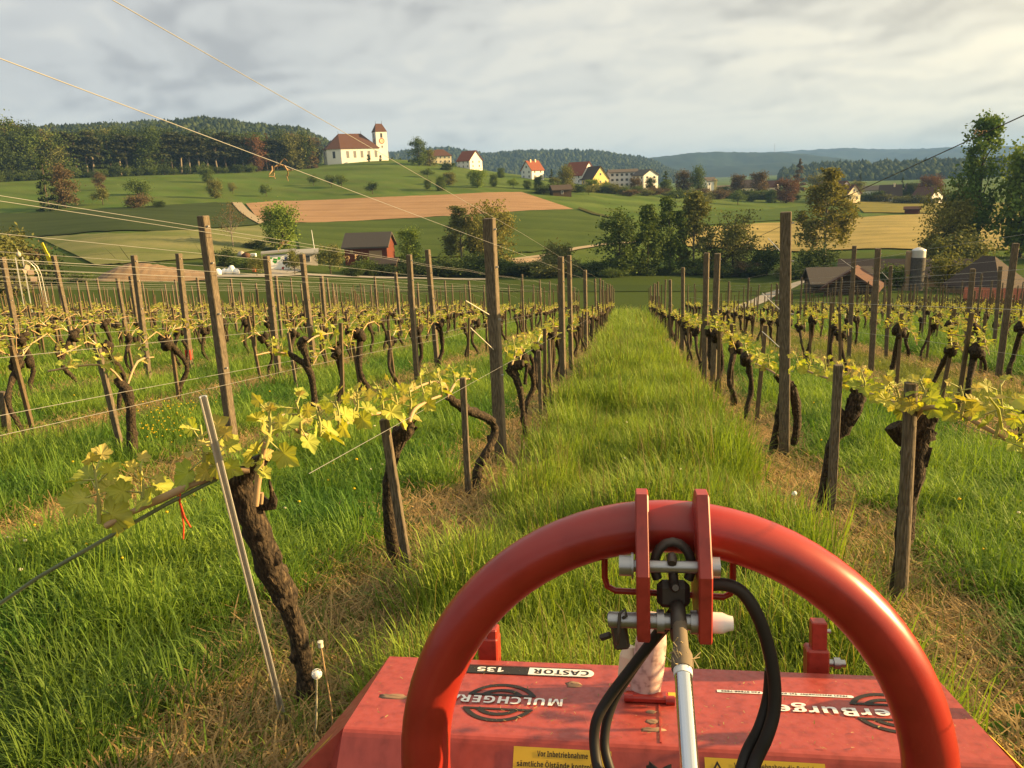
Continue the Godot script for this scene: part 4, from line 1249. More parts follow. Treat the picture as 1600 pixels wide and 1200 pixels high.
# ------------------------------------------------------------------ the village, the church and what stands in the valley
func village() -> void:
	church()
	var w = M.plaster
	var specs := [
		["parsonage", "cream house with a brown hipped roof behind the trees right of the church", 690, 575, 15, 10, 5.5, 4.0, 0.15, M.plaster_cream, M.roof_brown, {"hip": 5.0, "floors": 2, "nx": 5, "nz": 3}],
		["house", "white house with an orange-red roof just below the church hill", 736, 520, 13, 10, 5.0, 5.5, -0.9, w, M.roof_red, {"floors": 2, "nx": 3, "nz": 2}],
		["house", "white gabled house with a red roof and two chimneys at the edge of the village", 833, 480, 9.5, 9, 5.0, 5.0, 0.75, w, M.roof_red, {"floors": 2, "nx": 2, "nz": 2, "chimney": 2, "gable_window": true}],
		["farmhouse", "white farmhouse under a broad dark red roof", 906, 480, 15, 12, 5.0, 7.0, -0.75, w, M.roof_red, {"floors": 2, "nx": 3, "nz": 2}],
		["house", "yellow gabled house with a dark roof beside the white farmhouse", 929, 470, 12, 11, 4.0, 6.5, -0.95, M.plaster_yellow, M.roof_dark, {"floors": 1, "nx": 2, "nz": 3, "gable_window": true}],
		["apartment_house", "long white block with three rows of windows and a low roof", 973, 490, 17, 11, 8.6, 1.6, 0.18, M.plaster_grey, M.roof_grey, {"floors": 3, "nx": 6, "nz": 2, "ww": 1.5, "wh": 1.4, "cat": "apartment house"}],
		["apartment_house", "tall white gabled block right of the long block", 1008, 480, 11, 10, 8.0, 3.0, -0.95, w, M.roof_grey, {"floors": 3, "nx": 3, "nz": 2, "ww": 1.3, "cat": "apartment house"}],
		["house", "white two-storey house with a pale roof right of the village trees", 1107, 480, 6, 8, 7.0, 1.8, 0.5, w, M.roof_grey, {"floors": 2, "nx": 2, "nz": 2}],
		["school_wing", "low white flat-roofed wing with a band of windows", 1132, 485, 10, 8, 4.0, 0.6, 0.1, w, M.roof_grey, {"floors": 1, "nx": 6, "nz": 2, "ww": 1.2, "wh": 1.6, "cat": "building"}],
		["house", "dark-roofed house between the brown trees", 1166, 500, 16, 9, 4.0, 4.0, 0.2, M.plaster_cream, M.roof_dark, {"nx": 4}],
		["house", "brown-roofed house far behind the reddish tree", 1196, 520, 14, 9, 4.0, 3.5, -0.2, w, M.roof_brown, {"nx": 4}],
		["house", "white house with a white gable behind the airy tree", 1309, 440, 12, 9, 6.0, 4.0, -0.9, w, M.roof_brown, {"floors": 2, "nx": 3, "nz": 2, "gable_window": true}],
		["house", "cream house with a gable right behind the airy tree", 1325, 430, 8, 8, 4.6, 4.0, -0.8, M.plaster_cream, M.roof_brown, {"floors": 1, "nx": 2, "nz": 2, "gable_window": true}],
		["house", "house with a steep dark gambrel-like roof and a white ground floor", 1391, 450, 9.5, 8, 3.2, 5.0, 0.1, w, M.roof_dark, {"nx": 5, "nz": 2, "ww": 1.2, "gable_window": true, "chimney": 1}],
		["house", "dark-roofed house with a light gable right of the dark conifer", 1430, 500, 9.5, 8, 3.8, 4.6, -0.3, M.plaster_cream, M.roof_dark, {"nx": 4}],
		["house", "long grey-roofed house far behind the conifers", 1365, 540, 20, 9, 4.0, 2.5, 0.1, w, M.roof_grey, {"nx": 6}],
		["house", "white house half hidden by the reddish tree far right", 1450, 440, 10, 8, 4.0, 3.5, -0.6, w, M.roof_brown, {"nx": 3}],
		["house", "pale house far back at the foot of the low wood", 1290, 560, 12, 9, 4.5, 4.0, 0.3, w, M.roof_red, {"nx": 3}],
	]
	for s in specs:
		var p := far(s[2], s[3])
		house(s[0], s[1], p, towards_eye(p) + s[8], s[4], s[5], s[6], s[7], s[9], s[10], s[11])
	var col := far(1117, 478)
	var g := Geo.new()
	g.box(Transform3D(Basis(), Vector3(0, 3.6, 0)), Vector3(1.8, 9.2, 1.8))
	var co := part("stair_tower", g, M.plaster_yellow)
	co.position = col
	tag(co, "narrow yellowish stair tower between the white houses", "tower")
	# the old barn in the valley
	var bp := hit(580, 417)
	var d := Vector2(bp.x, bp.z).length()
	var k := d / FOCAL
	var turn := towards_eye(bp) - 0.32
	var b := house("barn", "old barn of reddish boards under a grey tiled roof in the valley", bp, turn, 66 * k, 40 * k, 33 * k, 17 * k, M.barn_red, M.roof_grey, {"nx": 0, "nz": 0, "cat": "barn"})
	for e in [[0.23, 0.62, 0.30, 0.34, M.tan_wood, "hatch"], [-0.33, 0.78, 0.07, 0.13, M.tan_wood, "hatch"], [-0.16, 0.32, 0.16, 0.5, M.dark_wood, "door"]]:
		var q := Geo.new()
		q.box(Transform3D(Basis(), Vector3(e[0] * 66 * k, e[1] * 33 * k, 20 * k + 0.05)), Vector3(e[2] * 66 * k, e[3] * 33 * k, 0.12))
		part(e[5], q, e[4], b)
	for i in 12:                                     # its boards
		var q := Geo.new()
		q.box(Transform3D(Basis(), Vector3((-0.5 + (i + 0.5) / 12.0) * 66 * k, 16.5 * k, 20 * k + 0.015)), Vector3(66 * k / 12.0 - 0.07, 33 * k - 0.1, 0.05))
		part("board", q, M.barn_red, b)
	var sp := hit(602, 430)
	house("shed", "low dark shed built against the front of the old barn", sp, turn, 34 * k, 16 * k, 17 * k, 5 * k, M.dark_wood, M.roof_dark, {"nx": 0, "nz": 0, "cat": "shed"})
	var hp := hit(876, 306)
	house("field_hut", "small dark wooden hut in the meadow below the village", hp, towards_eye(hp) + 0.3, 8.0, 4.5, 2.6, 1.6, M.dark_wood, M.roof_dark, {"nx": 1, "nz": 0, "cat": "hut"})
	var cp := hit(1425, 334)
	house("field_shelter", "low red-brown shelter at the edge of the yellow field", cp, towards_eye(cp), 5.2, 3.0, 1.8, 0.7, M.barn_red, M.roof_brown, {"nx": 0, "nz": 0, "cat": "shelter"})
	# the farm on the right
	for s in [["farm_building", "low farm barn with a grey weathered roof at the left of the farm", 1318, 122, 8.0, 5.5, 1.4, 1.7, 0.25, M.dark_wood, M.roof_grey], ["farm_building", "farm barn with a steep brown gable turned to the vineyard", 1342, 112, 6.0, 6.0, 1.0, 2.0, 1.45, M.dark_wood, M.roof_brown], ["farm_building", "long low farm roof behind the silo", 1420, 132, 17.0, 7.0, 1.7, 1.9, 0.05, M.tan_wood, M.roof_dark], ["farm_building", "farmhouse with a wide brown tiled hipped roof at the right", 1556, 118, 6.5, 6.0, 1.5, 3.1, -0.5, M.tan_wood, M.roof_dark], ["farm_building", "low shed with a long red roof at the right edge of the farm", 1585, 96, 6.0, 3.0, 0.9, 0.7, 0.0, M.tan_wood, M.roof_red]]:
		var p := far(s[2], s[3])
		house(s[0], s[1], p, towards_eye(p) + s[8], s[4], s[5], s[6], s[7], s[9], s[10], {"nx": 0, "nz": 0, "cat": "farm building", "hip": 3.0 if "hipped" in s[1] else 0.0})
	var sl := far(1444, 118)
	var so := thing("silo", "concrete silo with a bright metal cap in front of the yellow field", "silo", sl)
	var body := Geo.new()
	body.lathe(Transform3D(), [Vector2(0, -1), Vector2(0.9, -1), Vector2(0.9, 4.4), Vector2(0.0, 4.4)], 24)
	part("body", body, mat(lin(0.14, 0.13, 0.11), 0.9, {"tex": M.roof_grey.albedo_texture, "scale": Vector3(0.6, 0.2, 0.6)}), so)
	for i in 6:
		var ring := Geo.new()
		ring.lathe(Transform3D(Basis(), Vector3(0, 0.4 + i * 0.75, 0)), [Vector2(0.9, 0), Vector2(0.92, 0.02), Vector2(0.92, 0.05), Vector2(0.9, 0.07)], 24)
		part("hoop", ring, M.roof_grey, so)
	var cap := Geo.new()
	cap.lathe(Transform3D(Basis(), Vector3(0, 4.4, 0)), [Vector2(0.86, 0), Vector2(0.86, 0.9), Vector2(0.8, 1.02), Vector2(0.3, 1.25), Vector2(0, 1.27)], 24)
	part("cap", cap, M.metal, so)
	var bd := Geo.new()
	var bdp := far(1429, 118)
	bd.box(Transform3D(Basis(), Vector3(0, 2.4, 0)), Vector3(0.65, 5.6, 0.65))
	var bdo := part("board_shaft", bd, M.tan_wood)
	bdo.position = bdp
	tag(bdo, "tan boarded shaft close to the left of the silo", "shaft")
	# the yard beside the playing field on the left
	var i := 0
	for e in [[341, 430, 1.15], [351, 429, 1.0], [358, 429.5, 1.1], [363, 427, 1.35], [370, 429.5, 1.1]]:
		var p := hit(e[0], e[1])
		var q := Geo.new()
		var r := RandomNumberGenerator.new()
		r.seed = i
		q.blob(Vector3(0, e[2] * 0.4, 0), Vector3(0.62, 0.55 * e[2], 0.6), 7, 10, 0.12, r)
		var o := part("white_sack", q, M.white)
		o.position = p
		tag(o, "full white sack, %s of the row in the yard" % ["leftmost", "second from the left", "middle one", "tallest", "rightmost"][i], "sack", "white sacks in the yard")
		i += 1
	var vp := hit(436, 421)
	var vt := towards_eye(vp)
	var vk := Vector2(vp.x, vp.z).length() / FOCAL
	var van := thing("painted_container", "white container with green and blue patches painted on its side", "container", vp, vt)
	var vg := Geo.new()
	vg.box(Transform3D(Basis(), Vector3(0, 11 * vk, 0)), Vector3(34 * vk, 22 * vk, 2.2), 0.08)
	part("body", vg, M.white, van)
	for e in [[-4, 14, 7, 8, Color(0.15, 0.5, 0.12)], [2, 17, 5, 5, Color(0.25, 0.62, 0.2)], [-9, 18, 4, 3, Color(0.3, 0.6, 0.3)], [9, 11, 6, 8, Color(0.06, 0.08, 0.22)], [12, 16, 5, 5, Color(0.12, 0.25, 0.6)], [6, 2.5, 4, 4, Color(0.6, 0.08, 0.05)]]:
		var q := Geo.new()
		var pts := []
		for s in 9:
			var a: float = TAU * s / 9.0
			pts.append(Vector3((e[0] + cos(a) * e[2] * (0.4 + 0.2 * (s % 2))) * vk, (e[1] + sin(a) * e[3] * (0.55 - 0.15 * (s % 3) * 0.5)) * vk, 1.112))
		q.face(pts)
		part("painted_patch", q, mat(e[4], 0.7), van)
	var cn := thing("canopy", "flat grey canopy roof above the painted container", "canopy", vp + Vector3(0, 0, 0), vt)
	var cg := Geo.new()
	cg.box(Transform3D(Basis(Vector3.BACK, 0.03), Vector3(2 * vk, 26.5 * vk, 0)), Vector3(50 * vk, 2.5 * vk, 3.4))
	part("roof", cg, M.canopy_grey, cn)
	for s in [[-22, 1.5], [26, 1.5], [-22, -1.5], [26, -1.5]]:
		var q := Geo.new()
		q.bar(Vector3(s[0] * vk, -0.5, s[1]), Vector3(s[0] * vk, 25.4 * vk, s[1]), 0.12, 0.12)
		part("post", q, M.wire, cn)
	var kp := hit(482, 413)
	house("kiosk", "small pale hut under a flat roof beside the white pole", kp, towards_eye(kp), 3.6, 2.6, 2.3, 0.5, M.stone, M.canopy_grey, {"nx": 1, "nz": 0, "cat": "hut"})
	var pp := hit(495, 412)
	var pg := Geo.new()
	var pk := Vector2(pp.x, pp.z).length() / FOCAL
	pg.tube([Vector3(0, -0.3, 0), Vector3(-3 * pk, 50 * pk, 0)], [0.09, 0.05], 8)
	var po := part("flag_pole", pg, M.white)
	po.position = pp
	tag(po, "bare white pole right of the playground trees", "pole")
	var op := hit(398, 425)
	var og := Geo.new()
	og.box(Transform3D(Basis(), Vector3(0, 0.35, 0)), Vector3(0.7, 0.8, 0.6), 0.1)
	var oo := part("orange_bin", og, mat(lin(0.5, 0.13, 0.03), 0.7))
	oo.position = op
	tag(oo, "orange-red bin at the end of the hedge in the yard", "bin")
	for e in [[385, 402, 0.9, M.crown_red, "reddish flowering shrub in the yard garden"], [396, 401, 0.9, M.white, "white garden box behind the hedge"], [378, 400, 0.8, M.stone, "pale stone heap in the yard garden"]]:
		var p := hit(e[0], e[1])
		var q := Geo.new()
		var r := RandomNumberGenerator.new()
		r.seed = hash(e[4])
		if "box" in e[4]: q.box(Transform3D(Basis(), Vector3(0, 0.3, 0)), Vector3(1.2, 0.7, 0.6), 0.05)
		else: q.blob(Vector3(0, 0.3, 0), Vector3(0.8, 0.6, 0.7), 6, 9, 0.3, r)
		var o := part("garden_box" if "box" in e[4] else "flowering_shrub" if "shrub" in e[4] else "stone_heap", q, e[3])
		o.position = p
		tag(o, e[4], "garden thing" if not "shrub" in e[4] else "shrub")
	# heap of earth
	var mp := hit(238, 436)
	var mk := Vector2(mp.x, mp.z).length() / FOCAL
	var mg := Geo.new()
	var rr := RandomNumberGenerator.new()
	for j in 25:
		for a in 49:
			var u := a / 48.0; var v := j / 24.0
			var env := sin(PI * u) * sin(PI * v)
			var shape := (0.55 + 0.45 * sin(u * 5.0 + 0.4)) * 0.6 + 0.55
			var y := pow(env, 0.6) * 27.0 * mk * shape * 0.92 - 0.25 + noise.get_noise_2d(u * 14, v * 9) * 0.28 * pow(env, 0.3)
			mg.vert(Vector3((u - 0.5) * 158 * mk, y, (v - 0.5) * 9.0), Vector3.UP)
	for j in 24:
		for a in 48:
			var o := j * 49 + a
			mg.tri_smooth(o, o + 49, o + 1)
			mg.tri_smooth(o + 1, o + 49, o + 50)
	mg.smooth_normals()
	var mo := part("earth_heap", mg, mat(lin(0.30, 0.205, 0.125), 1.0, {"tex": M.roof_grey.albedo_texture, "scale": Vector3(0.9, 0.9, 0.9)}))
	mo.position = mp
	mo.rotation.y = towards_eye(mp)
	tag(mo, "long low heap of tan earth at the foot of the vineyard", "earth heap")
	# metal frame with a pale figure at the far left
	var fp := far(18, 84)
	var fo := thing("garden_arch", "pale metal frame with curved rails and a pale ornament, above the shrubs far left", "arch", fp, towards_eye(fp))
	var fk := 74.0 / FOCAL
	var base_y := 0.0
	for e in [[[-12, 0], [-11, 86]], [[-3, 0], [-2, 86]]]:
		var q := Geo.new()
		q.bar(Vector3(e[0][0] * fk, -0.4, 0), Vector3(e[1][0] * fk, e[1][1] * fk, 0), 0.1, 0.1)
		part("upright", q, M.metal, fo)
	for e in [74, 80, 86]:
		var q := Geo.new()
		q.bar(Vector3(-12 * fk, e * fk, 0), Vector3(-1 * fk, e * fk, 0), 0.08, 0.08)
		part("crossbar", q, M.plaster_grey, fo)
	for e in [0.0, 4.0]:
		var q := Geo.new()
		q.tube([Vector3(-2 * fk, 81 * fk, -e * 0.1), Vector3((5 + e) * fk, 78 * fk, 0), Vector3((11 + e) * fk, 70 * fk, 0), Vector3((14 + e) * fk, 58 * fk, 0), Vector3((15 + e) * fk, 0, 0)], [0.035], 7)
		part("curved_rail", q, M.metal, fo)
	var orn := Geo.new()
	var r3 := RandomNumberGenerator.new()
	r3.seed = 5
	orn.blob(Vector3(-6 * fk, 90 * fk, 0), Vector3(0.2, 0.22, 0.2), 6, 8, 0.15, r3)
	orn.tube([Vector3(-6 * fk, 92 * fk, 0), Vector3(-6.5 * fk, 98 * fk, 0)], [0.1, 0.01], 8)
	part("ornament", orn, M.stone, fo)
	for e in [[2, 70], [5, 62], [7, 52], [-1, 66]]:
		var q := Geo.new()
		q.box(Transform3D(Basis.from_euler(Vector3(r3.randf_range(-0.4, 0.4), r3.randf_range(-0.8, 0.8), r3.randf_range(-0.5, 0.5))), Vector3(e[0] * fk, e[1] * fk, 0)), Vector3(0.5, 0.42, 0.03), 0.01)
		part("pale_cloth", q, mat(lin(0.36, 0.27, 0.21), 0.9), fo)
	# mast on the far ridge
	var md := ray(1210, 238)
	var ml := sqrt(md.x * md.x + md.z * md.z)
	var mm := Geo.new()
	var s0 := 5600.0
	mm.tube([Vector3(0, -30, 0), Vector3(0, 55, 0)], [2.2, 1.0], 6)
	var mast := part("radio_mast", mm, M.wire)
	mast.position = md / ml * s0
	tag(mast, "thin mast on the crest of the far ridge", "mast")

func church() -> void:
	var p := hit(556, 252.5)
	var k := Vector2(p.x, p.z).length() / FOCAL
	var o := thing("church", "white church with a brown hipped roof and a clock tower on the hill", "church", p, towards_eye(p) + 0.30)
	var L := 62.0 * k; var W := 40.0 * k; var H := 18.5 * k; var R := 21.0 * k
	# the nave with a three-sided end on the left
	var plan := [Vector2(L / 2, W / 2), Vector2(L / 2, -W / 2), Vector2(-L / 2 + 4 * k, -W / 2), Vector2(-L / 2 - 14 * k, -W * 0.24), Vector2(-L / 2 - 14 * k, W * 0.24), Vector2(-L / 2 + 4 * k, W / 2)]
	var g := Geo.new()
	for i in plan.size():
		var a: Vector2 = plan[i]; var b: Vector2 = plan[(i + 1) % plan.size()]
		g.quad(Vector3(a.x, -3, a.y), Vector3(a.x, H, a.y), Vector3(b.x, H, b.y), Vector3(b.x, -3, b.y))
	part("nave", g, M.plaster, o)
	var r := Geo.new()
	var r0 := Vector3(-L / 2 + 8 * k, H + R, 0); var r1 := Vector3(L / 2 - 20 * k, H + R, 0)
	var e := []
	for q in plan: e.append(Vector3(q.x * 1.035, H - 0.4, q.y * 1.06))
	r.face([e[0], r1, e[1]])
	r.quad(e[1], r1, r0, e[2])
	r.face([e[2], r0, e[3]])
	r.face([e[3], r0, e[4]])
	r.face([e[4], r0, e[5]])
	r.quad(e[5], r0, r1, e[0])
	r.face([e[0], e[1], e[2], e[3], e[4], e[5]])
	part("roof", r, M.roof_brown, o)
	for q in [r0, r1]:
		var f := Geo.new()
		f.tube([q, q + Vector3(0, 1.6, 0)], [0.12, 0.05], 6)
		part("finial", f, M.dark_wood, o)
	for i in 5:
		window_into(o, Transform3D(Basis(), Vector3(-L / 2 + 14 * k + i * 10.6 * k, H * 0.52, W / 2)), 1.5, H * 0.5, M.plaster_grey, mat(lin(0.25, 0.24, 0.22), 0.4))
	var d1 := (Vector3(plan[4].x, 0, plan[4].y) + Vector3(plan[5].x, 0, plan[5].y)) / 2
	var nn := Vector3(plan[4].x - plan[5].x, 0, plan[4].y - plan[5].y).cross(Vector3.UP).normalized()
	if nn.z < 0: nn = -nn
	window_into(o, Transform3D(Basis.looking_at(-nn), d1 + Vector3(0, H * 0.52, 0)), 1.5, H * 0.5, M.plaster_grey, M.pane)
	window_into(o, Transform3D(Basis(Vector3.UP, -PI / 2), Vector3(plan[3].x, H * 0.52, 0)), 1.5, H * 0.5, M.plaster_grey, M.pane)
	# the tower
	var tx := L / 2 + 6.5 * k
	var tw := 17.0 * k; var th := 41.0 * k
	var tz := 6.0 * k
	var t := Geo.new()
	t.box(Transform3D(Basis(), Vector3(tx, th / 2 - 1.5, tz)), Vector3(tw, th + 3, tw))
	var tower := part("tower", t, M.plaster, o)
	var tr := Geo.new()
	var c := []
	for s in [[-1, 1], [1, 1], [1, -1], [-1, -1]]: c.append(Vector3(tx + s[0] * tw * 0.54, th, tz + s[1] * tw * 0.54))
	var ra := Vector3(tx - tw * 0.28, th + 11.8 * k, tz); var rb := Vector3(tx + tw * 0.28, th + 11.8 * k, tz)
	tr.quad(c[0], c[1], rb, ra); tr.face([c[1], c[2], rb]); tr.quad(c[2], c[3], ra, rb); tr.face([c[3], c[0], ra]); tr.quad(c[0], c[3], c[2], c[1])
	part("tower_roof", tr, M.roof_brown, o)
	for q in [ra, rb]:
		var f := Geo.new()
		f.tube([q, q + Vector3(0, 1.8, 0)], [0.12, 0.05], 6)
		part("finial", f, M.dark_wood, o)
	for s in 2:
		var turn := Basis(Vector3.UP, 0.0 if s == 0 else -PI / 2)
		var at := Transform3D(turn, Vector3(tx, 0, tz) + turn * Vector3(0, 0, tw / 2))
		window_into(tower, at * Transform3D(Basis(), Vector3(0, th * 0.87, 0)), 1.3, 2.6, M.plaster_grey, M.pane)
		window_into(tower, at * Transform3D(Basis(), Vector3(0, th * 0.48, 0)), 0.7, 1.3, M.plaster_grey, M.pane)
		var dial := Geo.new()
		dial.lathe(at * Transform3D(Basis(Vector3.RIGHT, PI / 2), Vector3(0, th * 0.68, 0)), [Vector2(1.75, 0), Vector2(1.75, 0.12), Vector2(1.25, 0.12)], 24)
		part("dial_ring", dial, mat(lin(0.45, 0.12, 0.06), 0.7), tower)
		var face := Geo.new()
		face.lathe(at * Transform3D(Basis(Vector3.RIGHT, PI / 2), Vector3(0, th * 0.68, 0)), [Vector2(1.25, 0.1), Vector2(0, 0.1)], 24)
		part("clock_face", face, M.plaster_cream, tower)
		for h in [[0.7, 0.9], [2.4, 0.6]]:
			var hand := Geo.new()
			hand.bar(at * Vector3(0, th * 0.68, 0.16), at * Vector3(sin(h[0]) * h[1], th * 0.68 + cos(h[0]) * h[1], 0.16), 0.14, 0.05)
			part("clock_hand", hand, M.dark_wood, tower)
	# sacristy roof between nave and tower
	var a2 := Geo.new()
	a2.box(Transform3D(Basis(), Vector3(L / 2 + 2 * k, H * 0.45, -W * 0.05)), Vector3(8 * k, H * 1.1, W * 0.7))
	part("side_room", a2, M.plaster, o)
	# churchyard wall and hedge in front of it
	var hg := Geo.new()
	var rr := RandomNumberGenerator.new()
	rr.seed = 3
	var pa := hit(455, 257); var pb := hit(640, 253)
	for i in 60:
		var q := pa.lerp(pb, i / 59.0)
		var y := land(q.x, q.z)
		hg.blob(Vector3(q.x, y + 0.5, q.z) - p, Vector3(1.0, 0.9, 0.8) * rr.randf_range(0.7, 1.3), 4, 7, 0.3, rr)
	var ho := part("hedge", hg, M.crown_dark)
	ho.position = p
	tag(ho, "clipped dark hedge along the churchyard below the church", "hedge")

# ------------------------------------------------------------------ trees and bushes that can be told apart
func planted(called: String, kind: String, label: String, px: float, py: float, hpx: float, leafy: String, bark := "tree_bark", wide := 1.0, dist := 0.0, group := "") -> void:
	var p := hit(px, py) if dist == 0.0 else far(px, dist)
	var d := -(eye.inverse() * p).z
	tree(called, kind, label, p, hpx / FOCAL * d * 1.03, leafy, bark, group, wide)

